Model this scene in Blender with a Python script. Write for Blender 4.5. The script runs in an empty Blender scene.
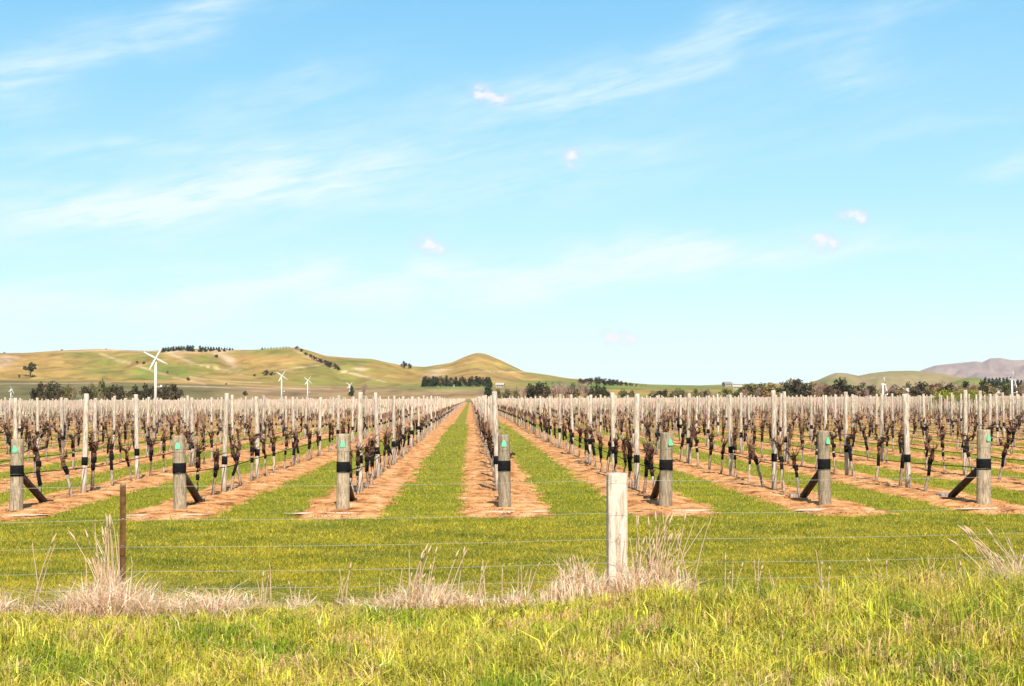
import bpy, math, random
import numpy as np
from mathutils import Vector, Matrix, noise as mnoise
R = math.radians
scn = bpy.context.scene
COL = scn.collection
RND = random.Random(7)

# ------------------------------------------------------------------ camera
F = 1422.0; HOR = 393.0; CH = 1.88; YAW = R(1.69)
cam = bpy.data.objects.new('camera', bpy.data.cameras.new('camera'))
COL.objects.link(cam)
ROLL = .0044
cam.matrix_world = Matrix.Translation((0, 0, CH)) @ Matrix.Rotation(-YAW, 4, 'Z') @ Matrix.Rotation(R(90 + 2.01), 4, 'X') @ Matrix.Rotation(-ROLL, 4, 'Z')
cam.data.lens = 50.0; cam.data.sensor_width = 36.0
cam.data.clip_start = 0.1; cam.data.clip_end = 40000
scn.camera = cam
FW = Vector((math.sin(YAW), math.cos(YAW), 0)); RT = Vector((math.cos(YAW), -math.sin(YAW), 0))
def hor(px): return HOR - (px - 512.0) * ROLL      # the camera leans a quarter of a degree
def gz(y):      # the vineyard falls away gently
    return -.0037 * min(max(y - 25.0, 0), 600.0)
def at(px, D, z=0.0):
    p = FW * D + RT * ((px - 512.0) / F * D)
    return Vector((p.x, p.y, z))
def topx(x, y):
    D = x * FW.x + y * FW.y; s = x * RT.x + y * RT.y
    return 512.0 + s / D * F, D

# ------------------------------------------------------------------ exposure, sky, sun
scn.view_settings.view_transform = 'Standard'
scn.view_settings.look = 'None'
scn.view_settings.gamma = 1.0
scn.view_settings.use_curve_mapping = False
scn.view_settings.exposure = 0.95
SUN_EL = R(42); SUN_AZ = R(172)      # azimuth clockwise from +Y: behind the viewer, to the right
sun = bpy.data.objects.new('sun', bpy.data.lights.new('sun', 'SUN'))
COL.objects.link(sun)
sun.data.energy = 4.2; sun.data.angle = R(0.5); sun.data.color = (1.0, 0.91, 0.78)
sd = Vector((math.sin(SUN_AZ) * math.cos(SUN_EL), math.cos(SUN_AZ) * math.cos(SUN_EL), math.sin(SUN_EL)))
sun.rotation_euler = sd.to_track_quat('Z', 'Y').to_euler()

world = bpy.data.worlds.new('World'); scn.world = world; world.use_nodes = True
nt = world.node_tree; nt.nodes.clear()
def N(t, **kw):
    n = nt.nodes.new(t)
    for k, v in kw.items(): setattr(n, k, v)
    return n
def M(op, a, b=None, c=None, clamp=False):
    n = nt.nodes.new('ShaderNodeMath'); n.operation = op; n.use_clamp = clamp
    for i, v in enumerate((a, b, c)):
        if v is None: continue
        if isinstance(v, (int, float)): n.inputs[i].default_value = v
        else: nt.links.new(v, n.inputs[i])
    return n.outputs[0]
sky = N('ShaderNodeTexSky'); sky.sky_type = 'NISHITA'; sky.sun_disc = False
sky.sun_elevation = SUN_EL; sky.sun_rotation = SUN_AZ; sky.altitude = 0; sky.air_density = 1.0; sky.dust_density = 0.6; sky.ozone_density = 2.2
tc = N('ShaderNodeTexCoord'); sx = N('ShaderNodeSeparateXYZ'); nt.links.new(tc.outputs['Generated'], sx.inputs[0])
AZ = M('ARCTAN2', sx.outputs[0], sx.outputs[1])
EL = M('ARCSINE', sx.outputs[2])
def sky_noise(sa, se, shear, detail, rough, off=0.0, dist=0.0):
    c = N('ShaderNodeCombineXYZ')
    nt.links.new(M('MULTIPLY', AZ, sa), c.inputs[0])
    nt.links.new(M('MULTIPLY', M('SUBTRACT', EL, M('MULTIPLY', AZ, shear)), se), c.inputs[1])
    c.inputs[2].default_value = off
    n = N('ShaderNodeTexNoise'); nt.links.new(c.outputs[0], n.inputs['Vector'])
    n.inputs['Scale'].default_value = 1.0; n.inputs['Detail'].default_value = detail
    n.inputs['Roughness'].default_value = rough; n.inputs['Distortion'].default_value = dist
    return n.outputs['Fac']
def azel(px, py): return math.atan((px - 512) / F) + YAW, math.atan((hor(px) - py) / F)
wispn = sky_noise(9, 60, 0.22, 7, 0.62, 1.3, 0.8)
finen = sky_noise(30, 170, 0.2, 6, 0.6, 5.1, 0.6)
warp = sky_noise(12, 30, 0.1, 3, 0.5, 9.0)
warpE = M('MULTIPLY', M('SUBTRACT', warp, 0.5), 0.05)
wisps = None
for (px, py, hl, th, sl, st) in [
    (120, 44, 150, 12, -.28, .42), (205, 14, 50, 10, -.3, .65), (20, 100, 45, 16, -.1, .5), (660, 66, 120, 16, -.27, .75), (735, 25, 30, 20, -.3, .4),
    (600, 154, 75, 8, -.08, .6), (545, 100, 90, 9, -.06, .45), (230, 192, 190, 18, -.16, 1.1), (70, 222, 130, 16, -.05, .95),
    (275, 98, 95, 12, -.3, .5), (170, 153, 80, 6, .05, .35), (280, 296, 330, 15, -.07, .9), (640, 262, 240, 13, -.04, .9), (90, 312, 200, 10, 0, .8), (420, 290, 260, 9, -.06, .8),
    (855, 80, 40, 14, .1, .45), (895, 28, 90, 14, -.2, .4), (1015, 174, 40, 9, -.1, .5), (930, 136, 110, 6, -.1, .25), (870, 338, 260, 8, -.02, .4), (330, 130, 260, 20, -.15, .25),
    (520, 190, 160, 9, -.1, .35), (380, 165, 150, 9, -.12, .5), (330, 195, 90, 8, -.05, .4), (60, 165, 90, 8, -.1, .35), (420, 275, 200, 7, -.09, .5), (760, 255, 140, 7, .02, .45), (200, 270, 200, 8, -.05, .3), (90, 68, 110, 8, -.3, .5), (430, 205, 260, 25, -.1, .2), (800, 110, 250, 25, -.1, .15)]:
    a0, e0 = azel(px, py); L = hl / F; T = th / F
    da = M('SUBTRACT', AZ, a0)
    de = M('ADD', M('ADD', M('SUBTRACT', EL, e0), M('MULTIPLY', da, sl)), warpE)
    q = M('ADD', M('POWER', M('ABSOLUTE', M('DIVIDE', da, L)), 2.0), M('POWER', M('ABSOLUTE', M('DIVIDE', de, T * 1.5)), 2.0))
    g = M('MULTIPLY', M('POWER', 2.718, M('MULTIPLY', q, -1.0)), st)
    wisps = g if wisps is None else M('ADD', wisps, g)
wn = M('MULTIPLY', M('SUBTRACT', M('ADD', M('MULTIPLY', wispn, 0.62), M('MULTIPLY', finen, 0.38)), 0.36), 3.4, clamp=True)
wispmask = M('MULTIPLY', M('MULTIPLY', wisps, M('ADD', M('MULTIPLY', wn, .9), .12)), 0.95, clamp=True)
puffn = sky_noise(130, 170, 0.0, 5, 0.6, 2.2)
puffs = None
for (px, py, w, h, st) in [(480, 90, 11, 8, .8), (497, 97, 16, 9, .8), (572, 157, 9, 10, 1.1), (428, 243, 16, 9, .9), (440, 249, 10, 6, .8), (815, 242, 12, 7, .8), (829, 247, 14, 8, .9),
                       (852, 219, 14, 8, .8), (864, 224, 10, 6, .6), (612, 336, 12, 7, 1.1), (624, 340, 15, 6, 1.1), (606, 360, 8, 3, .4), (655, 343, 6, 3, .35)]:
    a0, e0 = azel(px, py)
    q = M('ADD', M('POWER', M('ABSOLUTE', M('DIVIDE', M('SUBTRACT', AZ, a0), w / F)), 2.0), M('POWER', M('ABSOLUTE', M('DIVIDE', M('SUBTRACT', EL, e0), h / F)), 2.0))
    g = M('MULTIPLY', M('POWER', 2.718, M('MULTIPLY', q, -1.0)), st)
    puffs = g if puffs is None else M('ADD', puffs, g)
pm = M('MULTIPLY', M('SUBTRACT', M('MULTIPLY', puffs, M('MULTIPLY', M('SUBTRACT', puffn, 0.30), 3.2, clamp=True)), 0.08), 1.25, clamp=True)
ramp = N('ShaderNodeValToRGB'); re_ = ramp.color_ramp.elements
KS = 1 / (0.085 * 2 ** 0.95)
stops_ = [(0.0, (.92, 1.14, 1.14)), (.10, (.84, 1.08, 1.12)), (.28, (.63, 1.0, 1.08)), (.5, (.455, .86, 1.05)), (.72, (.345, .745, 1.02)), (.95, (.245, .635, .98)), (1.0, (.225, .60, .96))]
re_[0].position = 0; re_[0].color = (*[q * KS / 8 for q in stops_[0][1]], 1); re_[1].position = 1; re_[1].color = (*[q * KS / 8 for q in stops_[-1][1]], 1)
for p_, c_ in stops_[1:-1]: re_.new(p_).color = (*[q * KS / 8 for q in c_], 1)
nt.links.new(M('DIVIDE', EL, R(16.5), clamp=True), ramp.inputs[0])
rs_ = N('ShaderNodeVectorMath', operation='SCALE'); nt.links.new(ramp.outputs[0], rs_.inputs[0]); rs_.inputs['Scale'].default_value = 8.0
hf = M('SUBTRACT', 1.0, M('DIVIDE', M('SUBTRACT', EL, R(16)), R(34)), clamp=True)
tint = N('ShaderNodeMix', data_type='RGBA'); nt.links.new(M('MULTIPLY', hf, .92), tint.inputs[0])
nt.links.new(sky.outputs[0], tint.inputs[6]); nt.links.new(rs_.outputs[0], tint.inputs[7])
mx = N('ShaderNodeMix', data_type='RGBA'); nt.links.new(wispmask, mx.inputs[0]); nt.links.new(tint.outputs[2], mx.inputs[6]); mx.inputs[7].default_value = (5.3, 6.2, 6.4, 1)
pc = N('ShaderNodeMix', data_type='RGBA'); nt.links.new(M('MULTIPLY', M('SUBTRACT', pm, .25), 2.2, clamp=True), pc.inputs[0]); pc.inputs[6].default_value = (4.6, 4.7, 5.5, 1); pc.inputs[7].default_value = (6.0, 5.9, 6.1, 1)
mx2 = N('ShaderNodeMix', data_type='RGBA'); nt.links.new(pm, mx2.inputs[0]); nt.links.new(mx.outputs[2], mx2.inputs[6]); nt.links.new(pc.outputs[2], mx2.inputs[7])
bg = N('ShaderNodeBackground'); bg.inputs['Strength'].default_value = 0.085
nt.links.new(mx2.outputs[2], bg.inputs['Color'])
wo = N('ShaderNodeOutputWorld'); nt.links.new(bg.outputs[0], wo.inputs['Surface'])

# ------------------------------------------------------------------ helpers
def tag(o, label=None, cat=None, group=None, kind=None):
    if label: o['label'] = label
    if cat: o['category'] = cat
    if group: o['group'] = group
    if kind: o['kind'] = kind
    return o
def empty(name, loc=(0, 0, 0), rz=0.0):
    o = bpy.data.objects.new(name, None); o.location = loc; o.rotation_euler = (0, 0, rz)
    o.empty_display_size = 0.2; COL.objects.link(o); return o
def link(name, me, parent=None, loc=None):
    o = bpy.data.objects.new(name, me); COL.objects.link(o)
    if parent: o.parent = parent
    if loc is not None: o.location = loc
    return o
class MB:
    def __init__(s): s.v = []; s.f = []; s.m = []
    def add(s, vs, fs, mi=0):
        b = len(s.v); s.v += [tuple(v) for v in vs]
        s.f += [tuple(i + b for i in f) for f in fs]; s.m += [mi] * len(fs); return s
    def tube(s, pts, rad, n=8, mi=0, caps=True, jit=0.0, rnd=RND):
        pts = [Vector(p) for p in pts]
        if isinstance(rad, (int, float)): rad = [rad] * len(pts)
        vs = []; up = Vector((0, 0, 1))
        for i, p in enumerate(pts):
            t = (pts[min(i + 1, len(pts) - 1)] - pts[max(i - 1, 0)]).normalized()
            a = t.cross(up) if abs(t.z) < .95 else t.cross(Vector((0, 1, 0)))
            a.normalize(); b = t.cross(a)
            for k in range(n):
                an = 2 * math.pi * k / n; r = rad[i] * (1 + (rnd.uniform(-jit, jit) if jit else 0))
                vs.append(p + a * (math.cos(an) * r) + b * (math.sin(an) * r))
        fs = []
        for i in range(len(pts) - 1):
            for k in range(n):
                k2 = (k + 1) % n; fs.append((i * n + k, i * n + k2, (i + 1) * n + k2, (i + 1) * n + k))
        if caps:
            fs.append(tuple(range(n - 1, -1, -1))); fs.append(tuple(range((len(pts) - 1) * n, len(pts) * n)))
        return s.add(vs, fs, mi)
    def box(s, c, d, mi=0, mat=None):
        x, y, z = (q / 2 for q in d); vs = [Vector((sx_ * x, sy * y, sz * z)) for sx_ in (-1, 1) for sy in (-1, 1) for sz in (-1, 1)]
        if mat is not None: vs = [mat @ v for v in vs]
        c = Vector(c); vs = [v + c for v in vs]
        return s.add(vs, [(0, 1, 3, 2), (4, 6, 7, 5), (0, 4, 5, 1), (2, 3, 7, 6), (0, 2, 6, 4), (1, 5, 7, 3)], mi)
    def mesh(s, name, mats, smooth=True):
        me = bpy.data.meshes.new(name); me.from_pydata(s.v, [], s.f)
        for m in (mats if isinstance(mats, (list, tuple)) else [mats]): me.materials.append(m)
        me.polygons.foreach_set('material_index', s.m)
        me.polygons.foreach_set('use_smooth', [smooth] * len(s.f)); me.update(); return me
    def build(s, name, mats, parent=None, smooth=True, loc=None):
        return link(name, s.mesh(name, mats, smooth), parent, loc)
def np_mesh(name, verts, faces_quads=None, faces_tris=None, mat=None, colors=None, smooth=False):
    me = bpy.data.meshes.new(name); verts = np.asarray(verts, np.float32)
    me.vertices.add(len(verts)); me.vertices.foreach_set('co', verts.ravel())
    parts = []; sizes = []
    if faces_quads is not None and len(faces_quads): parts.append(np.asarray(faces_quads, np.int32).ravel()); sizes.append(np.full(len(faces_quads), 4))
    if faces_tris is not None and len(faces_tris): parts.append(np.asarray(faces_tris, np.int32).ravel()); sizes.append(np.full(len(faces_tris), 3))
    li = np.concatenate(parts); sz = np.concatenate(sizes)
    me.loops.add(len(li)); me.loops.foreach_set('vertex_index', li)
    st = np.concatenate([[0], np.cumsum(sz)[:-1]]).astype(np.int32)
    me.polygons.add(len(sz)); me.polygons.foreach_set('loop_start', st)
    me.polygons.foreach_set('use_smooth', np.full(len(sz), smooth))
    me.update(calc_edges=True)
    if colors is not None:
        ca = me.color_attributes.new('col', 'FLOAT_COLOR', 'POINT')
        c4 = np.ones((len(verts), 4), np.float32); c4[:, :3] = colors; ca.data.foreach_set('color', c4.ravel())
    if mat: me.materials.append(mat)
    return me

# ------------------------------------------------------------------ materials
def newmat(name):
    m = bpy.data.materials.new(name); m.use_nodes = True; t = m.node_tree; t.nodes.clear(); return m, t
def mat_noise(name, stops, scale=8.0, rough=0.85, stretch=(1, 1, 1), bump=0.0, bscale=None, detail=6, spec=0.25, use_attr=False, rand=0.0, dist=0.0, metallic=0.0):
    m, t = newmat(name); L = t.links.new
    co = t.nodes.new('ShaderNodeTexCoord'); mp = t.nodes.new('ShaderNodeMapping'); mp.inputs['Scale'].default_value = stretch
    L(co.outputs['Object'], mp.inputs[0])
    if rand:
        oi = t.nodes.new('ShaderNodeObjectInfo'); mm = t.nodes.new('ShaderNodeMath'); mm.operation = 'MULTIPLY'; mm.inputs[1].default_value = 37.0
        L(oi.outputs['Random'], mm.inputs[0]); cb = t.nodes.new('ShaderNodeCombineXYZ')
        for i in range(3): L(mm.outputs[0], cb.inputs[i])
        L(cb.outputs[0], mp.inputs['Location'])
    n = t.nodes.new('ShaderNodeTexNoise'); n.inputs['Scale'].default_value = scale; n.inputs['Detail'].default_value = detail; n.inputs['Distortion'].default_value = dist
    n.inputs['Roughness'].default_value = 0.62
    L(mp.outputs[0], n.inputs['Vector'])
    r = t.nodes.new('ShaderNodeValToRGB'); e = r.color_ramp.elements
    e[0].position = stops[0][0]; e[0].color = (*stops[0][1], 1); e[1].position = stops[-1][0]; e[1].color = (*stops[-1][1], 1)
    for p, c in stops[1:-1]:
        k = e.new(p); k.color = (*c, 1)
    L(n.outputs['Fac'], r.inputs[0]); out = r.outputs[0]
    if rand:
        hv = t.nodes.new('ShaderNodeHueSaturation'); mr = t.nodes.new('ShaderNodeMapRange'); mr.inputs[3].default_value = 1 - rand; mr.inputs[4].default_value = 1 + rand
        L(oi.outputs['Random'], mr.inputs[0]); L(mr.outputs[0], hv.inputs['Value']); L(out, hv.inputs['Color']); out = hv.outputs[0]
    b = t.nodes.new('ShaderNodeBsdfPrincipled'); b.inputs['Roughness'].default_value = rough; b.inputs['Specular IOR Level'].default_value = spec; b.inputs['Metallic'].default_value = metallic
    if use_attr:
        at_ = t.nodes.new('ShaderNodeAttribute'); at_.attribute_name = 'col'
        mu = t.nodes.new('ShaderNodeMix'); mu.data_type = 'RGBA'; mu.blend_type = 'MULTIPLY'; mu.inputs[0].default_value = 1
        L(at_.outputs['Color'], mu.inputs[6]); L(out, mu.inputs[7]); out = mu.outputs[2]
    L(out, b.inputs['Base Color'])
    if bump:
        n2 = t.nodes.new('ShaderNodeTexNoise'); n2.inputs['Scale'].default_value = bscale or scale * 3; n2.inputs['Detail'].default_value = 6
        L(mp.outputs[0], n2.inputs['Vector'])
        bp = t.nodes.new('ShaderNodeBump'); bp.inputs['Strength'].default_value = 1.0; bp.inputs['Distance'].default_value = bump
        L(n2.outputs['Fac'], bp.inputs['Height']); L(bp.outputs[0], b.inputs['Normal'])
    o = t.nodes.new('ShaderNodeOutputMaterial'); L(b.outputs[0], o.inputs[0]); return m
def mat_leaf(name, trans=0.3, spec=0.2, flat=None, rough=0.6):
    m, t = newmat(name); L = t.links.new
    if flat is None:
        a = t.nodes.new('ShaderNodeAttribute'); a.attribute_name = 'col'; c = a.outputs['Color']
    else:
        a = t.nodes.new('ShaderNodeRGB'); a.outputs[0].default_value = (*flat, 1); c = a.outputs[0]
    b = t.nodes.new('ShaderNodeBsdfPrincipled'); b.inputs['Roughness'].default_value = rough; b.inputs['Specular IOR Level'].default_value = spec
    tr = t.nodes.new('ShaderNodeBsdfTranslucent'); mx_ = t.nodes.new('ShaderNodeMixShader'); mx_.inputs[0].default_value = trans
    L(c, b.inputs['Base Color']); L(c, tr.inputs['Color']); L(b.outputs[0], mx_.inputs[1]); L(tr.outputs[0], mx_.inputs[2])
    o = t.nodes.new('ShaderNodeOutputMaterial'); L(mx_.outputs[0], o.inputs[0]); return m

M_wood = mat_noise('weathered_wood', [(.3, (.12, .09, .058)), (.5, (.31, .245, .165)), (.7, (.48, .395, .28))], 6, .9, (7, 7, 1.1), .008, 34, rand=.22, dist=.8)
M_pale = mat_noise('pale_timber', [(.34, (.20, .145, .10)), (.48, (.42, .345, .27)), (.66, (.60, .52, .43))], 5, .9, (9, 9, 1.2), .006, 34, rand=.13)
M_fencepost = mat_noise('whitened_timber', [(.30, (.26, .19, .13)), (.42, (.50, .40, .31)), (.58, (.66, .55, .44))], 4, .9, (7, 7, 1.0), .008, 26, dist=.7)
M_brace = mat_noise('shade_brown_timber', [(.3, (.025, .014, .010)), (.7, (.07, .040, .024))], 6, .8, (3, 3, 1), .004)  # shade under the brace put into the colour; dark brown feet share it
M_black = mat_noise('black_plastic', [(.3, (.006, .006, .007)), (.7, (.012, .012, .013))], 20, .9, bump=.002, spec=.08)
M_green = mat_noise('mint_plastic', [(.3, (.10, .52, .27)), (.7, (.17, .62, .37))], 20, .5)
M_conc = mat_noise('concrete', [(.3, (.20, .16, .13)), (.7, (.40, .34, .28))], 12, .9, bump=.004)
M_wire = mat_noise('galvanised_wire', [(.3, (.26, .245, .22)), (.7, (.40, .38, .34))], 3, .5, spec=.5)
M_rust = mat_noise('rusty_steel', [(.3, (.06, .026, .010)), (.5, (.115, .055, .020)), (.75, (.19, .10, .04))], 14, .85, bump=.002)
M_trunk = mat_noise('vine_bark', [(.3, (.13, .085, .06)), (.5, (.32, .235, .175)), (.7, (.52, .42, .34))], 10, .95, (6, 6, 1.2), .012, 30, rand=.2)
M_arm = mat_noise('dark_vine_wood', [(.38, (.015, .008, .006)), (.52, (.09, .042, .025)), (.70, (.30, .155, .09))], 9, .95, (3, 3, 3), .01, 30, rand=.25)
M_cane = mat_noise('cane_bark', [(.3, (.26, .13, .07)), (.7, (.46, .28, .16))], 9, .8, rand=.2)
M_vinefar = mat_leaf('distant_vine_wood', 0.0, .1)
M_grass = mat_leaf('grass_blade', .3, .12)
M_dry = mat_leaf('dry_grass_blade', .4, .2)
M_tree = mat_leaf('tree_foliage', .2, .15)
M_bark = mat_noise('tree_bark', [(.3, (.07, .05, .035)), (.7, (.16, .12, .09))], 4, .9, bump=.02)
M_white = mat_noise('white_painted_steel', [(.3, (.60, .59, .58)), (.7, (.70, .69, .68))], 3, .45, spec=.5)
M_roofs = [mat_noise('roof_' + n, [(.3, c), (.7, tuple(q * 1.15 for q in c))], 1.5, .6) for n, c in (('grey', (.20, .19, .19)), ('white', (.34, .32, .30)), ('rust', (.20, .10, .07)))]
M_wall = mat_noise('house_wall', [(.3, (.30, .24, .19)), (.7, (.40, .33, .27))], 1.0, .85)
M_glass = mat_noise('dark_window_glass', [(.3, (.02, .025, .03)), (.7, (.04, .05, .06))], 1.0, .15, spec=.6)
M_yellow = mat_leaf('dandelion_petal', .3, .2, flat=(.85, .66, .01))
M_stem = mat_leaf('flower_stem', .2, .2, flat=(.18, .26, .05))

# ground: short pasture, colour varies in patches, tread lines and tufts
def ground_mat():
    m, t = newmat('pasture'); L = t.links.new
    co = t.nodes.new('ShaderNodeTexCoord')
    def nz(scale, detail, st=(1, 1, 1), dist=0.0):
        mp = t.nodes.new('ShaderNodeMapping'); mp.inputs['Scale'].default_value = st; L(co.outputs['Object'], mp.inputs[0])
        n = t.nodes.new('ShaderNodeTexNoise'); n.inputs['Scale'].default_value = scale; n.inputs['Detail'].default_value = detail; n.inputs['Roughness'].default_value = .6; n.inputs['Distortion'].default_value = dist
        L(mp.outputs[0], n.inputs['Vector']); return n.outputs['Fac']
    def ramp(f, stops):
        r = t.nodes.new('ShaderNodeValToRGB'); e = r.color_ramp.elements
        e[0].position = stops[0][0]; e[0].color = (*stops[0][1], 1); e[1].position = stops[-1][0]; e[1].color = (*stops[-1][1], 1)
        for p, c in stops[1:-1]: e.new(p).color = (*c, 1)
        L(f, r.inputs[0]); return r.outputs[0]
    def mix(f, a, b):
        x = t.nodes.new('ShaderNodeMix'); x.data_type = 'RGBA'
        if isinstance(f, float): x.inputs[0].default_value = f
        else: L(f, x.inputs[0])
        L(a, x.inputs[6]); L(b, x.inputs[7]); return x.outputs[2]
    a = ramp(nz(.9, 5, (1, 1.6, 1)), [(.35, (.11, .135, .015)), (.5, (.23, .215, .025)), (.68, (.38, .31, .04))])
    b = ramp(nz(14, 6), [(.3, (.09, .12, .015)), (.55, (.26, .25, .03)), (.75, (.42, .36, .06))])
    c = mix(.5, a, b)
    far = ramp(nz(.012, 5), [(.35, (.13, .13, .05)), (.5, (.20, .165, .075)), (.7, (.26, .19, .10))])
    sp = t.nodes.new('ShaderNodeSeparateXYZ'); L(co.outputs['Object'], sp.inputs[0])
    mr = t.nodes.new('ShaderNodeMapRange'); mr.inputs[1].default_value = 600; mr.inputs[2].default_value = 640; L(sp.outputs[1], mr.inputs[0])
    c = mix(mr.outputs[0], c, far)
    bs = t.nodes.new('ShaderNodeBsdfPrincipled'); bs.inputs['Roughness'].default_value = .95; bs.inputs['Specular IOR Level'].default_value = .1
    L(c, bs.inputs['Base Color'])
    bp = t.nodes.new('ShaderNodeBump'); bp.inputs['Distance'].default_value = .05; L(nz(22, 5), bp.inputs['Height']); L(bp.outputs[0], bs.inputs['Normal'])
    o = t.nodes.new('ShaderNodeOutputMaterial'); L(bs.outputs[0], o.inputs[0]); return m
M_ground = ground_mat()
M_soil = mat_noise('orange_soil', [(.33, (.17, .065, .022)), (.43, (.41, .18, .065)), (.53, (.57, .285, .115)), (.62, (.63, .35, .16)), (.72, (.74, .49, .28))], 2.8, .95, (1, .7, 1), .05, 16, detail=12, spec=.05)
M_sand = mat_noise('pale_soil', [(.3, (.55, .36, .22)), (.7, (.70, .54, .38))], 9, .95, bump=.01)

# ------------------------------------------------------------------ ground and hills
gm = MB(); gy = [-60, 25, 625, 12500]
for y_ in gy: gm.v += [(-9500, y_, gz(y_)), (9500, y_, gz(y_))]
for i_ in range(3): gm.f.append((2 * i_, 2 * i_ + 1, 2 * i_ + 3, 2 * i_ + 2)); gm.m.append(0)
tag(gm.build('ground', M_ground, smooth=False), kind='structure')

def interp(x, pts): return float(np.interp(x, [p[0] for p in pts], [p[1] for p in pts]))
RIDGE = [(-200, 362), (-60, 356), (0, 353), (25, 353), (60, 350.5), (100, 349), (150, 351), (190, 348.5), (215, 349.5), (250, 350), (292, 347.5), (303, 349), (325, 356), (350, 358), (372, 359),
         (390, 363), (405, 366), (425, 367), (440, 364.5), (452, 362.5), (463, 357.5), (472, 354), (478, 352.8), (486, 354), (500, 360), (515, 367), (524, 371.5), (545, 374.5), (570, 378.5), (590, 379.5),
         (620, 382), (650, 384.5), (700, 385.5), (735, 384), (760, 384.5), (800, 386), (850, 389), (920, 391), (1024, 391.5), (1250, 391.5)]
FOOT = [(-200, 383), (0, 383), (200, 385), (300, 386), (420, 387), (520, 387), (600, 388), (700, 389.5), (1250, 392.4)]
def smooth(t): t = np.clip(t, 0, 1); return t * t * (3 - 2 * t)
colsx = np.arange(-200, 1251, 2.0); NC = len(colsx)
Ds = np.concatenate([np.linspace(640, 1150, 26), np.linspace(1170, 1900, 74), np.linspace(1920, 2900, 30)]); NR = len(Ds)
RX = np.array([p[0] for p in RIDGE]); RY = np.array([p[1] for p in RIDGE])
ridge_y = np.interp(colsx, RX, RY); ker = np.exp(-np.linspace(-1.5, 1.5, 5) ** 2); ker /= ker.sum()
ridge_y = np.convolve(np.pad(ridge_y, 2, 'edge'), ker, 'valid')
foot_y = np.interp(colsx, [p[0] for p in FOOT], [p[1] for p in FOOT])
def nn(x, y, s, seed): return mnoise.fractal(Vector((x / s, y / s, seed)), 0.9, 2.1, 5)
HZ = np.zeros((NR, NC)); HV = np.zeros((NR, NC, 3))
R0 = 1820.0; F0 = 1180.0
for j, px in enumerate(colsx):
    ra = R0 + 90 * math.sin(px * .013); fa = F0 + 60 * math.sin(px * .021 + 1)
    if 430 < px < 560: ra += 60 * math.sin((px - 430) / 130 * math.pi)
    zf = (hor(px) - foot_y[j]) / F * fa + CH; zr = (hor(px) - ridge_y[j]) / F * ra + CH
    for i, D in enumerate(Ds):
        p = at(px, D)
        if D < fa: z = -2.22 + (zf + 2.22) * smooth((D - 900) / (fa - 900)) ** .8
        elif D <= ra:
            t = (D - fa) / (ra - fa); g = math.sin(math.pi * t)
            z = zf + (zr - zf) * (0.55 * t + .45 * smooth(t))
            rel = abs(nn(p.x, p.y * .45, 170, 3.3)); z += (zr - zf) * g * (.16 * nn(p.x, p.y * .5, 260, 1.7) - .55 * max(0, .22 - rel) + .05 * nn(p.x, p.y * .6, 60, 2.2))
        else: z = zr - (zr + 6) * smooth((D - ra) / 900)
        if D < 880: z -= .3 * (1 - smooth((D - 640) / 240))
        HZ[i, j] = z; HV[i, j] = (p.x, p.y, z)
def hill_z(px, D):
    if D <= 900: return gz(D)
    j = float(np.clip((px - colsx[0]) / 2.0, 0, NC - 1.001)); i = float(np.clip(np.interp(D, Ds, np.arange(NR)), 0, NR - 1.001))
    a, b = int(i), int(j); u, v = i - a, j - b
    return max(-2.3, float((HZ[a, b] * (1 - v) + HZ[a, b + 1] * v) * (1 - u) + (HZ[a + 1, b] * (1 - v) + HZ[a + 1, b + 1] * v) * u))
def hill_D(px, py):
    """distance at which the sight line through (px, py) meets the hills"""
    for D in np.arange(640, 2100, 6.0):
        if hill_z(px, D) >= CH + (hor(px) - py) / F * D: return D
    return None
VY = (HOR - (colsx[None, :] - 512.0) * ROLL) - (HZ - CH) / Ds[:, None] * F     # row in the photograph that each hill point falls on
VX = np.broadcast_to(colsx[None, :], VY.shape)
def blob(cx, cy, rx, ry, sl=0.0):
    return np.exp(-(((VX - cx) / rx) ** 2 + ((VY - cy - sl * (VX - cx)) / ry) ** 2) * 1.2)
def line(pts, w):
    d = np.full(VX.shape, 1e9)
    for (x0, y0), (x1, y1) in zip(pts[:-1], pts[1:]):
        dx, dy = x1 - x0, y1 - y0; t = np.clip(((VX - x0) * dx + (VY - y0) * dy) / (dx * dx + dy * dy), 0, 1)
        d = np.minimum(d, np.hypot((VX - x0 - t * dx) * .5, VY - y0 - t * dy))
    return np.exp(-(d / w) ** 2)
NZ = np.array([[nn(HV[i, j, 0], HV[i, j, 1] * .6, 120, 8.8) for j in range(NC)] for i in range(NR)])
NZ3 = np.array([[mnoise.fractal(Vector((HV[i, j, 0] / 14, HV[i, j, 1] / 30, 6.2)), .8, 2.1, 3) for j in range(NC)] for i in range(NR)])
NZ2 = np.array([[nn(HV[i, j, 0], HV[i, j, 1] * .7, 35, 4.8) for j in range(NC)] for i in range(NR)])
C = np.zeros(VX.shape + (3,))
tan = np.array([.37, .225, .075]); green = np.array([.15, .175, .036]); brown = np.array([.26, .155, .07]); pale = np.array([.50, .34, .21]); olive = np.array([.125, .115, .05]); flat = np.array([.27, .175, .09])
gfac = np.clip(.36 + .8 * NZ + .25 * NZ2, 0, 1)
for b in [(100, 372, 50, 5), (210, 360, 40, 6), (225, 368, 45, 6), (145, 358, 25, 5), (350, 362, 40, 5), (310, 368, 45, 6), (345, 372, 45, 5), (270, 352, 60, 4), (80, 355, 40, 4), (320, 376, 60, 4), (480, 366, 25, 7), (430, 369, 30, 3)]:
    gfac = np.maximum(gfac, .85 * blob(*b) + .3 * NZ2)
gfac = np.clip(gfac, 0, 1)
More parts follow.
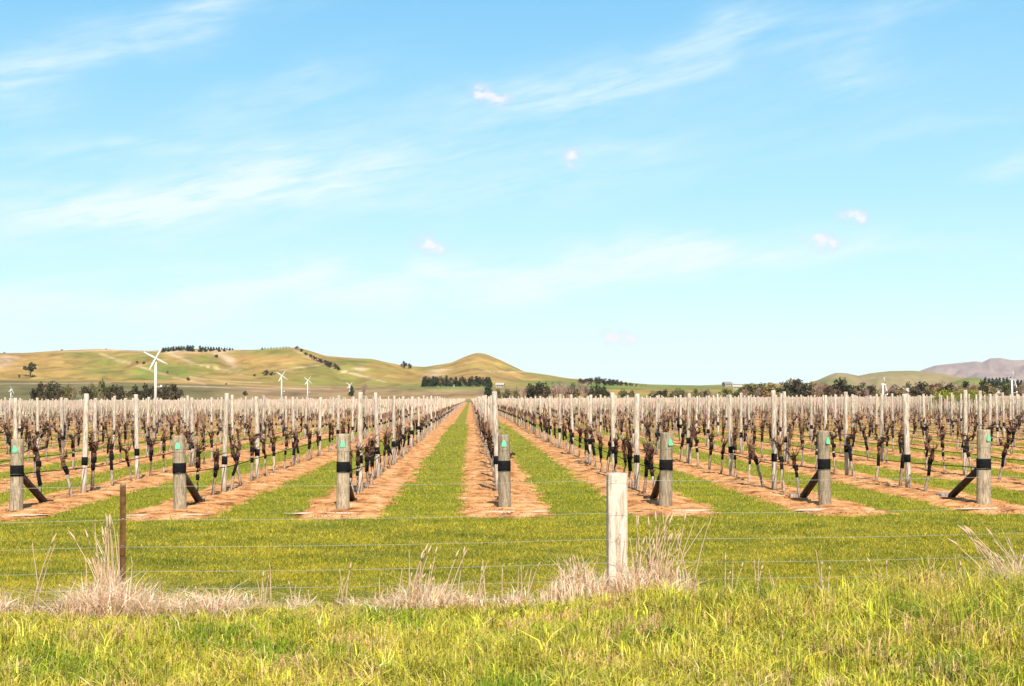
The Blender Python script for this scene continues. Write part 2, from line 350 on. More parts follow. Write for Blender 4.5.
for b in [(35, 360, 40, 8), (15, 372, 30, 6), (240, 362, 26, 8), (280, 364, 25, 7), (60, 372, 25, 3), (400, 376, 60, 5)]: gfac *= 1 - .75 * blob(*b)
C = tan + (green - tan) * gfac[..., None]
def lay(c, w):
    global C
    C = C + (np.array(c) - C) * np.clip(w, 0, 1)[..., None]
lay(tan * 1.02, .75 * blob(478, 362, 55, 12)); lay(brown, .5 * blob(478, 378, 70, 3))
lay(olive, np.clip((VY - np.interp(VX, [0, 200, 300], [379.5, 383, 387])) / 1.5, 0, 1) * np.clip((330 - VX) / 60, 0, 1) * .9)
lay(flat, np.clip((VY - 385.5) / 1.5, 0, 1) * np.clip((VX - 200) / 60, 0, 1) * np.clip((560 - VX) / 60, 0, 1) * .85)
lay((.12, .18, .045), .95 * blob(445, 387, 60, 3.0)); lay((.12, .18, .045), .95 * blob(590, 386, 70, 4.5)); lay((.13, .18, .05), .85 * blob(690, 387.5, 60, 2.5)); lay((.11, .165, .04), .8 * blob(560, 382, 40, 2))
for pts, w in [([(100, 354), (125, 362), (150, 370), (175, 378), (205, 384)], .75), ([(170, 354), (180, 358), (192, 363)], 1.2), ([(192, 363), (205, 366), (235, 372)], .4), ([(292, 349), (305, 355), (320, 363), (340, 371), (370, 378)], .7),
               ([(205, 366), (245, 376)], .35), ([(340, 371), (385, 382)], .5), ([(280, 370), (320, 365)], .5), ([(190, 377), (220, 381), (260, 383)], .6), ([(0, 367), (10, 361), (16, 358)], 1.6), ([(470, 371), (510, 372), (540, 372)], .5),
               ([(0, 384), (60, 383.5), (110, 383)], .4), ([(155, 386), (260, 388), (330, 389)], .5), ([(60, 352), (110, 350.5), (150, 352), (200, 350.5)], .5)]:
    lay(pale, .8 * line(pts, w))
for b in [(230, 362, 7, 5, .5), (222, 356, 10, 3, .3), (5, 360, 9, 6), (360, 369, 8, 2), (435, 371, 8, 1.5), (434, 375, 10, 2), (445, 369.5, 8, 1), (175, 352, 18, 2), (215, 351, 30, 1.6)]:
    lay(pale * 1.02, .9 * blob(*b))
C *= (1 + .34 * NZ2 + .22 * NZ3)[..., None]; gul_shade = np.clip(.10 - np.abs(NZ), 0, .1) * 10; C *= (1 - .28 * gul_shade)[..., None]; C = np.clip(C, .01, .8)  # gully lines darkened in the colour, standing in for weak relief shading
idx = np.arange(NR * NC).reshape(NR, NC)
quads = np.stack([idx[:-1, :-1], idx[:-1, 1:], idx[1:, 1:], idx[1:, :-1]], -1).reshape(-1, 4)
M_hill = mat_noise('hill_pasture', [(.3, (.86, .86, .86)), (.7, (1.12, 1.12, 1.12))], .05, .97, bump=.6, bscale=.06, spec=.05, use_attr=True, detail=8)
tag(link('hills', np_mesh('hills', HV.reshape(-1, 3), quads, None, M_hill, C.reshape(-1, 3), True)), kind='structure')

def far_range(name, prof, D0, depth, rough, cols, seed, kw=2.0):
    xs = np.arange(prof[0][0], prof[-1][0] + 1, kw); ds = np.linspace(0, 1, 64); V = []; CC = []
    for i, d in enumerate(ds):
        for px in xs:
            D = D0 + (d - .5) * 2 * depth; z = (hor(px) - interp(px, prof)) / F * D0 + CH
            p = at(px, D); n = nn(p.x, p.y * .7, rough, seed)
            s = math.sin(math.pi * d) ** 1.2
            zz = z * s * (1 + .8 * n * (1 - s ** 3)) - 6 * (1 - s)
            zz -= z * .6 * max(0, .25 - abs(nn(p.x, p.y * .5, rough * .5, seed + 2))) * (1 - s ** 6) * 2
            V.append((p.x, p.y, zz)); k = min(1, max(0, .5 + .8 * nn(p.x, p.y, rough * .6, seed + 5)))
            CC.append([a + (b - a) * k for a, b in zip(*cols)])
    ix = np.arange(len(ds) * len(xs)).reshape(len(ds), len(xs))
    q = np.stack([ix[:-1, :-1], ix[:-1, 1:], ix[1:, 1:], ix[1:, :-1]], -1).reshape(-1, 4)
    tag(link(name, np_mesh(name, V, q, None, M_hill, CC, True)), kind='structure')
far_range('hills', [(600, 392), (660, 388), (700, 386.2), (740, 384.8), (760, 383.8), (785, 383.8), (808, 383), (818, 380), (828, 375.5), (836, 373), (846, 373.5), (858, 376), (870, 373.5), (890, 371.2), (912, 370.8), (935, 372.5), (955, 376), (985, 382), (1010, 386), (1060, 390), (1130, 391)],
          3000, 700, 300, ((.30, .21, .12), (.19, .18, .07)), 11)
far_range('hills', [(920, 391), (945, 386), (958, 380), (968, 377.5), (980, 378.5), (992, 382), (1010, 387), (1030, 391)], 1900, 260, 200, ((.13, .17, .045), (.19, .19, .06)), 31)
far_range('mountains', [(840, 392), (880, 386), (912, 375), (922, 370), (935, 365.5), (950, 364), (965, 362.5), (975, 361.5), (982, 362.5), (990, 358.5), (1000, 358), (1012, 360.5), (1030, 360), (1060, 363), (1100, 358), (1180, 372), (1260, 388)],
          9000, 1800, 900, ((.22, .165, .15), (.33, .25, .22)), 21)

# ------------------------------------------------------------------ vineyard layout
SP = 2.6; X0 = 0.55; YE = 23.0; YFAR = 600.0
POSTY = [26.9, 31.3] + [37.6 + 6.25 * i for i in range(90)]
ORD = 'first second third fourth fifth sixth seventh eighth ninth tenth eleventh twelfth thirteenth fourteenth fifteenth sixteenth seventeenth eighteenth nineteenth twentieth'.split()
def ordn(n):
    if n < 20: return ORD[n]
    tens = {20: 'twenty', 30: 'thirty', 40: 'forty', 50: 'fifty', 60: 'sixty', 70: 'seventy', 80: 'eighty', 90: 'ninety'}
    n += 1; t, u = n // 10 * 10, n % 10
    if t >= 100: return 'hundred and ' + ordn(n - 101) if n > 100 else 'hundredth'
    return tens[t][:-1] + 'ieth' if u == 0 else tens[t] + '-' + ORD[u - 1]
ROWN = {-3: 'row behind the leftmost end post', -2: 'row behind the second end post from left', -1: 'row behind the third end post from left', 0: 'row behind the middle end post',
        1: 'row behind the third end post from right', 2: 'row behind the second end post from right', 3: 'row behind the rightmost end post'}
def rowname(k):
    if k in ROWN: return ROWN[k]
    return '%s row %s of all end posts' % (ordn(abs(k) - 4), 'left' if k < 0 else 'right')
def rowx(k): return X0 + SP * k
KMIN, KMAX = -78, 92
def ystart_of(k): x = rowx(k); return max(21.25, -x / .36 if x < 0 else x / .42)
def in_frame(x, y, m=0):
    px, D = topx(x, y); return -m < px < 1024 + m

# soil berms under the rows
for k in range(KMIN, KMAX + 1):
    x0 = rowx(k)
    ya = ystart_of(k) * (.9 if abs(k) > 3 else 1); ys = list(np.arange(21.25, 45, .09)) + list(np.arange(45, 60, .16)) + list(np.arange(60, 120, .8)) + list(np.arange(120, YFAR, 8.0))
    if abs(k) > 8: ys = [y for y in list(np.arange(21.25, 120, .8)) + list(np.arange(120, YFAR + 9, 8.0)) if y >= ya]
    # start where the row could come into view
    offs = np.array([-.86, -.66, -.3, .3, .66, .86]) if abs(k) > 14 else np.array([-.92, -.78, -.66, -.54, -.38, -.18, 0, .18, .38, .54, .66, .78, .92]); V = []
    for y in ys:
        e = min(1.0, (y - 21.25) / .7)
        for o in offs:
            prof = .045 * (1 - (abs(o) / .72) ** 2.2) * min(1, e * 1.2) - (1 - e) * .02
            n = .030 * mnoise.noise(Vector((x0 * 3 + o * 2.2, y * 1.3, 2))) + .03 * mnoise.noise(Vector((x0 + o * 7, y * 5, 5))) + .02 * mnoise.noise(Vector((x0 + o * 15, y * 13, 8)))
            V.append((x0 + o + .05 * mnoise.noise(Vector((x0, y * .7, 9))), y, gz(y) + max(-.06, prof + n + (.03 if y > 100 else 0))))
    m_ = len(offs); ix = np.arange(len(ys) * m_).reshape(-1, m_)
    q = np.stack([ix[:-1, :-1], ix[:-1, 1:], ix[1:, 1:], ix[1:, :-1]], -1).reshape(-1, 4)
    tag(link('soil', np_mesh('soil', V, q, None, M_soil, None, True)), kind='structure')
rs = random.Random(5)
for k in range(-3, 4):      # pale dry crust where each berm ends
    b = MB(); n = 22; x0 = rowx(k) + rs.uniform(-.15, .15); y0 = 22.15 + rs.uniform(-.08, .08); V = [(x0, y0, .047)]
    for i in range(n):
        a = 2 * math.pi * i / n; w = 1 + rs.uniform(-.25, .25)
        V.append((x0 + .62 * w * math.cos(a), y0 + .20 * w * math.sin(a), .034))
    b.add(V, [(0, i + 1, (i + 1) % n + 1) for i in range(n)])
    tag(b.build('soil', M_sand), kind='structure')

def copy_tree(o, parent=None):
    c = o.copy(); COL.objects.link(c)
    if parent: c.parent = parent
    for ch in o.children: copy_tree(ch, c)
    return c

# --- end posts
for k in range(-3, 4):
    r = random.Random(100 + k); gs = 1 + r.uniform(-.06, .07)
    e = empty('end_post', (rowx(k), YE, 0), 0)
    names = ['leftmost', 'second from left', 'third from left', 'middle', 'third from right', 'second from right', 'rightmost']
    tag(e, 'stout grey timber end post with black band and green marker, %s of seven' % names[k + 3], 'post', 'stout end posts at the front of the vine rows')
    h = 1.20 + [-.02, .02, .035, .01, .03, .045, .05][k + 3]; lean = [.012, -.02, .006, -.008, .022, -.012, .016][k + 3]
    b = MB(); zs = [0, .05, .2, .4, .6, .62, .8, .95, .97, h - .03, h - .006, h]; rr = [q * gs for q in (.110, .108, .106, .105, .103, .101, .101, .101, .103, .101, .098, .085)]
    b.tube([(lean * z, 0, z - (0.05 if z == 0 else 0)) for z in zs], rr, 20, jit=.025, rnd=r); b.build('post', M_wood, e)
    zb = .685 + r.uniform(-.025, .025); b = MB(); b.tube([(lean * zb, 0, zb - .088), (lean * zb, 0, zb - .03), (lean * zb, 0, zb + .03), (lean * zb, 0, zb + .088)], [q * gs + .002 for q in (.1065, .1075, .1072, .1065)], 20); b.build('black_band', M_black, e)
    mxo = [-.01, .0, 0, 0, .055, .05, .045][k + 3]; zc = h - .155 + r.uniform(-.015, .015); pts = []
    b = MB()
    shape = [(-.042, -.045), (.042, -.045), (.05, -.01), (.032, .032), (.006, .068), (-.012, .066), (-.036, .03), (-.05, -.01)]
    fr = [(mxo + lean * zc + sx_ * .78, -.1095 * gs - .002 + .030 * (mxo / .05) * (sx_ / .05), zc + sz * .95) for sx_, sz in shape]
    bk = [(x, y + .05, z) for x, y, z in fr]; n = len(shape)
    b.add(fr + bk, [tuple(range(n)), tuple(range(2 * n - 1, n - 1, -1))] + [(i, i + n, (i + 1) % n + n, (i + 1) % n) for i in range(n)]); b.build('green_marker', M_green, e, smooth=False)
    b = MB(); th = math.atan2(.62 - .02, 1.72)
    sw = r.uniform(-.04, .04); b.tube([(0, .08, .64), (sw / 2, .84, .34), (sw, 1.62, .03)], [.058, .06, .062], 10, jit=.03, rnd=r); br = b.build('brace', M_brace, e)
    b = MB(); b.box((-.05 if k > 0 else 0, 1.66, .04), ((.30, .22, .13) if k > 1 else (.18, .2, .09)), 0, Matrix.Rotation(r.uniform(-.3, .3), 3, 'Z')); f = b.build('brace_foot', M_conc if k > 1 else M_brace, e, smooth=False)
    bv = f.modifiers.new('bevel', 'BEVEL'); bv.width = .02; bv.segments = 2
    for zz in (.30, .62, .96):      # wraps of wire stapled round the post
        b = MB(); b.tube([((.1055 * gs + .002) * math.cos(a) + lean * zz, (.1055 * gs + .002) * math.sin(a), zz + .004 * math.sin(3 * a)) for a in np.linspace(0, 2 * math.pi, 25)], .0022, 5); b.build('wire_wrap', M_wire, e)

# --- intermediate posts: shaft + black band
def post_meshes(seed):
    r = random.Random(seed); b = MB(); pts = []; w = r.uniform(.046, .055)
    bx, by = r.uniform(-.02, .02), r.uniform(-.01, .01)
    hs = [0, .3, .6, .9, 1.2, 1.5, 1.82, 1.85]
    b.tube([(bx * math.sin(z * 1.4), by * math.sin(z), z if z else -.1) for z in hs], [w * 1.06, w * 1.03, w, w, w * .98, w * .97, w * .96, w * .8], 10, jit=.03, rnd=r)
    # staples where the wires pass
    zb = r.uniform(.56, .61); c = MB()
    c.tube([(bx * math.sin(z * 1.4), by * math.sin(z), z) for z in (zb - .075, zb, zb + .075)], w * 1.11, 10)
    return b.mesh('shaft', M_pale), c.mesh('black_band', M_black)
PV = [post_meshes(s) for s in range(6)]
WIREZ = [(.92, 0), (1.15, -.06), (1.15, .06), (1.4, -.06), (1.4, .06), (1.63, 0)]
allposts = [(k, y) for k in range(KMIN, KMAX + 1) for y in POSTY if in_frame(rowx(k), y, 25)]
allposts.sort(key=lambda t: topx(rowx(t[0]), t[1])[1])
protos = []
for sm, bm_ in PV:
    protos.append((sm, bm_))
near = allposts[:300]; rest = allposts[300:]
cnt = {}
for k, y in near:
    r = random.Random(int(k * 1000 + y * 10)); sm, bm_ = protos[r.randrange(6)]
    i = cnt.get(k, 0); cnt[k] = i + 1
    e = empty('trellis_post', (rowx(k) + r.uniform(-.03, .03), y, gz(y) + .03), r.uniform(0, 6.28)); s = r.uniform(.975, 1.03)
    e.scale = (1, 1, s); e.rotation_euler = (R(r.gauss(0, 1.2)), R(r.gauss(0, 1.2)), r.uniform(0, 6.28))
    link('shaft', sm, e); link('black_band', bm_, e)
    tag(e, 'tall pale trellis post, %s from camera in %s' % (ordn(i), rowname(k)), 'post', 'tall pale trellis posts')
def merge_template(name, verts, quads, tris, places, mat, cols):
    """one mesh holding a template at many places: places rows = x, y, z, rot, sx, sz, tint"""
    V = np.asarray(verts); P = np.asarray(places); n = len(P); c, s = np.cos(P[:, 3]), np.sin(P[:, 3])
    X = (V[None, :, 0] * c[:, None] - V[None, :, 1] * s[:, None]) * P[:, 4:5] + P[:, 0:1]
    Y = (V[None, :, 0] * s[:, None] + V[None, :, 1] * c[:, None]) * P[:, 4:5] + P[:, 1:2]
    Z = V[None, :, 2] * P[:, 5:6] + P[:, 2:3]
    VV = np.stack([X, Y, Z], -1).reshape(-1, 3); off = (np.arange(n) * len(V))[:, None, None]
    q = (np.asarray(quads)[None] + off).reshape(-1, 4) if len(quads) else None
    t = (np.asarray(tris)[None] + off).reshape(-1, 3) if len(tris) else None
    CC = (np.asarray(cols)[None] * P[:, 6][:, None, None]).reshape(-1, 3)
    return np_mesh(name, VV, q, t, mat, CC)
def split(mb):
    return [f for f in mb.f if len(f) == 4], [f for f in mb.f if len(f) == 3]
b = MB(); b.tube([(0, 0, 0), (0, 0, .51)], .05, 5, caps=False); b.tube([(0, 0, .51), (0, 0, .66)], .054, 5, caps=False, mi=1); b.tube([(0, 0, .66), (0, 0, 1.85)], .05, 5, caps=False)
b.add([(-.035, -.035, 1.85), (.035, -.035, 1.85), (.035, .035, 1.85), (-.035, .035, 1.85)], [(0, 1, 2, 3)])
q, t_ = split(b); cols = [(.46, .37, .29)] * 10 + [(.012, .012, .012)] * 10 + [(.52, .43, .35)] * 14
pl = [(rowx(k) + RND.uniform(-.04, .04), y, gz(y), RND.uniform(0, 6), RND.uniform(.72, 1), RND.uniform(.87, .97) if RND.random() < .85 else RND.uniform(.97, 1.04), RND.uniform(.6, 1.15)) for k, y in rest]
o = link('trellis_post', merge_template('trellis_post', b.v, q, t_, pl, M_vinefar, cols))
tag(o, 'hundreds of tall pale trellis posts crowding the far end of the vineyard', 'posts', kind='stuff')

# --- vines: trunk, band, arms, canes
def vine_parts(seed):
    r = random.Random(seed); lx, ly = r.gauss(0, .07), r.gauss(0, .13); H = r.uniform(.62, .80)
    pts = []; n = 7
    for i in range(n):
        t = i / (n - 1); pts.append((lx * t + r.uniform(-.014, .014), ly * t + r.uniform(-.025, .025), H * t - (.05 if i == 0 else 0)))
    b = MB(); w = r.uniform(.021, .029); b.tube(pts[:5], [w * q for q in (1.35, 1.1, 1.0, 1.0, 1.08)], 8, jit=.2, rnd=r); b.tube(pts[4:], [w * q for q in (1.1, 1.3, 1.45)], 8, jit=.25, rnd=r, mi=1)
    trunk = b.mesh('trunk', [M_trunk, M_arm])
    zb = r.uniform(.40, .48); tt = zb / H * (n - 1); i = int(tt); u = tt - i; c = Vector(pts[i]).lerp(Vector(pts[i + 1]), u); d = (Vector(pts[i + 1]) - Vector(pts[i])).normalized()
    b = MB(); hb = .048 if r.random() < .8 else .12
    b.tube([c - d * hb, c, c + d * hb], w * 1.28, 8); band = b.mesh('black_band', M_black)
    b = MB(); c = Vector(pts[5]); d = (Vector(pts[6]) - Vector(pts[4])).normalized(); hb = r.uniform(.035, .06); b.tube([c - d * hb, c, c + d * hb], w * 1.75, 8); band2 = b.mesh('black_band', M_black) if r.random() < .65 else None
    b = MB(); top = Vector(pts[-1])
    # swollen head
    hd = [top + Vector((0, 0, -.10)), top + Vector((r.uniform(-.01, .01), r.uniform(-.02, .02), -.02)), top + Vector((0, 0, .06)), top + Vector((0, r.uniform(-.03, .03), .12))]
    b.tube(hd, [w * 1.25, w * 1.6, w * 1.35, w * .6], 7, jit=.3, rnd=r)
    tips = []
    for s in (-1, 1, r.choice((-1, 1))):
        if r.random() < .08: continue
        L = r.uniform(.12, .42); p = [top + Vector((0, 0, .02))]; m = 4
        for q in range(1, m + 1):
            p.append(top + Vector((r.uniform(-.05, .05), s * L * q / m + r.uniform(-.03, .03), .04 + .13 * q / m + r.uniform(-.03, .04))))
        b.tube(p, [w * .95, w * .8, w * .72, w * .6, w * .4], 6, jit=.25, rnd=r); tips += p[1:]
    for q in range(r.randint(8, 13)):       # stubby spurs
        p0 = r.choice(tips + [top, Vector(pts[5])]); d = Vector((r.uniform(-.9, .9), r.uniform(-.9, .9), r.uniform(-.35, .8))).normalized(); L = r.uniform(.06, .20)
        b.tube([p0, p0 + d * L * .5 + Vector((0, 0, .01)), p0 + d * L], [w * .5, w * .38, w * .18], 5, jit=.3, rnd=r)
    if r.random() < .4:                    # a low side spur
        p0 = Vector(pts[4]); b.tube([p0, p0 + Vector((r.uniform(-.05, .05), r.choice((-1, 1)) * .09, .07))], [w * .6, w * .3], 5)
    arms = b.mesh('arms', M_arm)
    b = MB()
    for q in range(r.randint(2, 4)):
        p0 = r.choice(tips + [top]); s = r.choice((-1, 1)); L = r.uniform(.12, .5)
        pp = [p0, p0 + Vector((r.uniform(-.03, .03), s * .10, .12)), p0 + Vector((r.uniform(-.06, .06), s * (.10 + L * .5), .15 + r.uniform(0, .12))), p0 + Vector((r.uniform(-.08, .08), s * (.10 + L), .13 + r.uniform(-.04, .3)))]
        b.tube(pp, [.007, .006, .005, .003], 4)
    for q in range(r.randint(0, 2)):
        p0 = r.choice(tips + [top]); b.tube([p0, p0 + Vector((r.uniform(-.08, .08), r.uniform(-.1, .1), r.uniform(.2, .55)))], [.006, .003], 4)
    return trunk, band, arms, b.mesh('canes', M_cane), band2
VV_ = [vine_parts(s) for s in range(14)]
VINEY = [24.5 + 1.6 * i for i in range(358)]
allv = [(k, y) for k in range(KMIN, KMAX + 1) for y in VINEY if in_frame(rowx(k), y, 40)]
allv.sort(key=lambda t: topx(rowx(t[0]), t[1])[1])
cnt = {}
rv = random.Random(42); nearv = []; i_ = 0
for k, y in allv:
    if rv.random() < .03: continue
    nearv.append((k, y + rv.uniform(-.12, .12)))
for k, y in nearv[:300]:
    ms = VV_[rv.randrange(len(VV_))]; i = cnt.get(k, 0); cnt[k] = i + 1
    e = empty('grapevine', (rowx(k) + rv.uniform(-.05, .05), y, gz(y) + .03), rv.choice((0, math.pi)) + rv.uniform(-.25, .25)); s = rv.uniform(.92, 1.1); e.scale = (s, s, s * rv.uniform(.95, 1.06))
    for nme, me in zip(('trunk', 'black_band', 'arms', 'canes', 'black_band'), ms):
        if me: link(nme, me, e)
    tag(e, 'bare pruned grapevine, %s from camera in %s' % (ordn(i), rowname(k)), 'grapevine', 'pruned grapevines')
restv = nearv[300:]
def vine_simple(seed, far=False):
    r = random.Random(seed); b = MB(); cc = []
    def put(pts, rad, n, c, ca=False):
        v0 = len(b.v); b.tube(pts, rad, n, caps=ca)
        cc.extend([tuple(x * r.uniform(.8, 1.2) for x in c)] * (len(b.v) - v0))
    lx, ly = r.gauss(0, .03), r.gauss(0, .07)
    put([(0, 0, 0), (lx * .6, ly * .6, .42)], [.036, .03], 4, (.34, .25, .19)); put([(lx * .6, ly * .6, .40), (lx * .7, ly * .7, .52)], [.04, .04], 4, (.012, .012, .012)); put([(lx * .7, ly * .7, .52), (lx, ly, .8)], [.034, .045], 4, (.26, .18, .13))
    put([(lx, ly, .74), (lx, ly, .88), (lx, ly, .96)], [.05, .07, .03], 5, (.12, .065, .042) if not far else (.24, .15, .11))  # far heads and arms paler: frontal sunlight and cane mass put into colour
    for s in (-1, 1):
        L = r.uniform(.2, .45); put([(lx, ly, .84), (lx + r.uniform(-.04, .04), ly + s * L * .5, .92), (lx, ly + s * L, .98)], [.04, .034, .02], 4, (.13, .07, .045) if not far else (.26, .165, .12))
    for q in range(5):
        y_ = r.uniform(-.4, .4); put([(lx, ly + y_, .92), (lx + r.uniform(-.08, .08), ly + y_ + r.uniform(-.1, .1), r.uniform(.98, 1.12))], [.016, .007], 3, (.20, .105, .06))
    for q in range(4 if not far else 6):
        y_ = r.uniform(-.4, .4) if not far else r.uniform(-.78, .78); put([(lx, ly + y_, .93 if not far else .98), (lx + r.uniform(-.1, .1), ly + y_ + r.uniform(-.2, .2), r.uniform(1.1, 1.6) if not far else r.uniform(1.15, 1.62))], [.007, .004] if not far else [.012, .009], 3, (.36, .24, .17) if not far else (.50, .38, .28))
    return b, cc
def vine_tiny(seed):
    r = random.Random(seed); b = MB(); cc = []; ly = r.gauss(0, .07)
    def quad(p, q, w, c):
        p, q = Vector(p), Vector(q); a = r.uniform(-.5, .5); d = Vector((math.cos(a) * w, math.sin(a) * w, 0)); b.add([p - d, p + d, q + d, q - d], [(0, 1, 2, 3)]); cc.extend([c] * 4)
    v0 = len(b.v); b.tube([(0, 0, 0), (0, ly, .85)], [.034, .04], 3, caps=False); cc.extend([(.36, .27, .21)] * (len(b.v) - v0))
    v0 = len(b.v); b.tube([(0, ly - .4, .9), (0, ly, .84), (0, ly + .4, .92)], [.02, .06, .02], 4, caps=False); cc.extend([(.26, .165, .12)] * (len(b.v) - v0))
    for q in range(5):
        y_ = r.uniform(-.78, .78); quad((r.uniform(-.05, .05), y_, .92), (r.uniform(-.1, .1), y_ + r.uniform(-.2, .2), r.uniform(1.15, 1.6)), .011, (.50, .38, .28))
    return b, cc
groups = {}
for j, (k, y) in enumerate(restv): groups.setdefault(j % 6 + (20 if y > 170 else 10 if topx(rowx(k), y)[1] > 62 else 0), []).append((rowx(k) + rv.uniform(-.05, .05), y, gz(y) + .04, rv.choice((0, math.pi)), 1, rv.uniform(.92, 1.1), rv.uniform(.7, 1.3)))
vs_all = []; mesh_parts = []
for g, pls in groups.items():
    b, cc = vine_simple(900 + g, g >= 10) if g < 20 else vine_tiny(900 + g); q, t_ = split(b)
    V = np.asarray(b.v); me = merge_template('tmpv', b.v, q, t_, pls, M_vinefar, cc)
    mesh_parts.append(me)
# join the variants into a single mesh
tv = []; tq = []; tt_ = []; tcol = []; base = 0
for me in mesh_parts:
    n = len(me.vertices); a = np.empty(n * 3, np.float32); me.vertices.foreach_get('co', a); tv.append(a.reshape(-1, 3))
    c = np.empty(n * 4, np.float32); me.color_attributes['col'].data.foreach_get('color', c); tcol.append(c.reshape(-1, 4)[:, :3])
    li = np.empty(len(me.loops), np.int32); me.loops.foreach_get('vertex_index', li); tq.append(li.reshape(-1, 4) + base); base += n
o = link('grapevine', np_mesh('grapevine', np.concatenate(tv), np.concatenate(tq), None, M_vinefar, np.concatenate(tcol)))
for me in mesh_parts: bpy.data.meshes.remove(me)
tag(o, 'thousands of bare pruned grapevines filling the far vineyard rows', 'grapevines', kind='stuff')

# --- wires and drip pipes, one set per row
for k in range(KMIN, KMAX + 1):
    x = rowx(k); b = MB(); y1 = POSTY[-1]; ns = 4 if abs(k) < 8 else 3
    PY = [y for y in POSTY if y >= ystart_of(k) * .9 or abs(k) < 5]
    if len(PY) < 6: continue
    for z, dx in WIREZ:
        pts = []
        if abs(k) <= 3: pts.append((x + dx * .3, YE + .1, .35 + .42 * z))
        for i, y in enumerate(PY[::1] if abs(k) < 8 else PY[::4]): pts.append((x + dx, y, gz(y) + z + .01 * math.sin(i * 2.1 + k)))
        b.tube(pts, .0012 if abs(k) < 8 else .0018, ns, caps=False)
    tag(b.build('trellis_wires', M_wire), 'thin grey trellis wires strung along the %s' % rowname(k), 'wires', 'trellis wires of the vine rows')
    if abs(k) <= 16:
        b = MB(); pts = []; r = random.Random(k)
        if abs(k) <= 3: pts.append((x + .03, YE + .12, .62))
        for i, y in enumerate(POSTY[:18]):
            g = gz(y) + .03; pts.append((x + .05, y, g + .49)); ym = (POSTY[i + 1] + y) / 2; pts.append((x + .05, (y + ym) / 2, g + .47)); pts.append((x + .05, ym, g + .46 + r.uniform(-.012, .01))); pts.append((x + .05, (ym + POSTY[i + 1]) / 2, g + .47))
        b.tube(pts, .0085, 6); tag(b.build('drip_pipe', M_black), 'thin black irrigation pipe slung along the %s' % rowname(k), 'pipe', 'black irrigation pipes')

# ------------------------------------------------------------------ roadside fence
def fy(x): return 12.89 + .085 * x
xp = 1.335; yp = fy(xp)
# whitened post: flat-faced timber with a split, worn top
r = random.Random(3); e = empty('fence_post', (xp, yp, 0), R(4)); tag(e, 'thick whitewashed timber fence post with a long vertical crack', 'post')
b = MB(); prof = []; W = .092
for i in range(28):
    a = 2 * math.pi * i / 28; rr = W * (1 / max(abs(math.cos(a)), abs(math.sin(a)))) if False else W * (abs(math.cos(a)) ** 5 + abs(math.sin(a)) ** 5) ** (-1 / 5)
    prof.append((rr * math.cos(a), rr * .85 * math.sin(a), i))
def crack(i, z):   # the groove on the near face, opening below mid height
    return .040 * (1 if i in (21,) else 0) * min(1, max(0, (.62 - z) / .12))
zs = [-.1, .05, .2, .35, .5, .6, .75, .9, 1.0, 1.125, 1.142]; vs = []
for z in zs:
    for (x, y, i) in prof:
        s = 1 + .012 * mnoise.noise(Vector((x * 20, y * 20, z * 3))) - (0.07 if z > 1.13 else 0); yy = y * s + crack(i, z)
        vs.append((x * s + .012 * (z - .5) * .3, yy, z + (.012 * mnoise.noise(Vector((x * 25, y * 25, 3))) if z > 1.1 else 0)))
n = 28; fs = []
for j in range(len(zs) - 1):
    for k in range(n): k2 = (k + 1) % n; fs.append((j * n + k, j * n + k2, (j + 1) * n + k2, (j + 1) * n + k))
fs.append(tuple(range((len(zs) - 1) * n, len(zs) * n))); b.add(vs, fs); b.build('shaft', M_fencepost, e, smooth=False)
FW_Z = [1.085, .792, .555, .344, .189]
for z in FW_Z: b = MB(); b.tube([(-.02, -.088, z - .012), (-.02, -.096, z), (-.02, -.088, z + .012)], .002, 5); b.build('staple', M_wire, e)
xs_ = -3.055; ys_ = fy(xs_)
e = empty('steel_fence_stake', (xs_, ys_, 0), R(20)); tag(e, 'narrow rusty brown steel fence stake rising from dry grass', 'stake')
b = MB()
for a in (90, 210, 330):
    b.box((.013 * math.cos(R(a)), .013 * math.sin(R(a)), .50), (.030, .006, 1.18), 0, Matrix.Rotation(R(a), 3, 'Z'))
b.tube([(0, 0, -.09), (0, 0, 1.085)], .006, 8); b.build('stake_shaft', M_rust, e, smooth=False)
for z in FW_Z: b = MB(); b.tube([(-.012, -.02, z), (0, -.026, z + .004), (.012, -.02, z)], .0022, 5); b.build('wire_clip', M_wire, e)
nmz = ['topmost', 'second highest', 'middle', 'second lowest', 'lowest']
for i, z in enumerate(FW_Z):
    b = MB(); pts = []
    for x in np.arange(-9.5, 11.01, .5):
        span = ((x - xs_) % 4.33) / 4.33; pts.append((x, fy(x) - .105 * 1 + (0.0), z - .02 * 4 * span * (1 - span) * (1 + .3 * math.sin(i * 3))))
    b.tube(pts, .0014, 6); tag(b.build('fence_wire', M_wire), '%s of the five thin wires of the roadside fence' % nmz[i], 'wire', 'roadside fence wires')

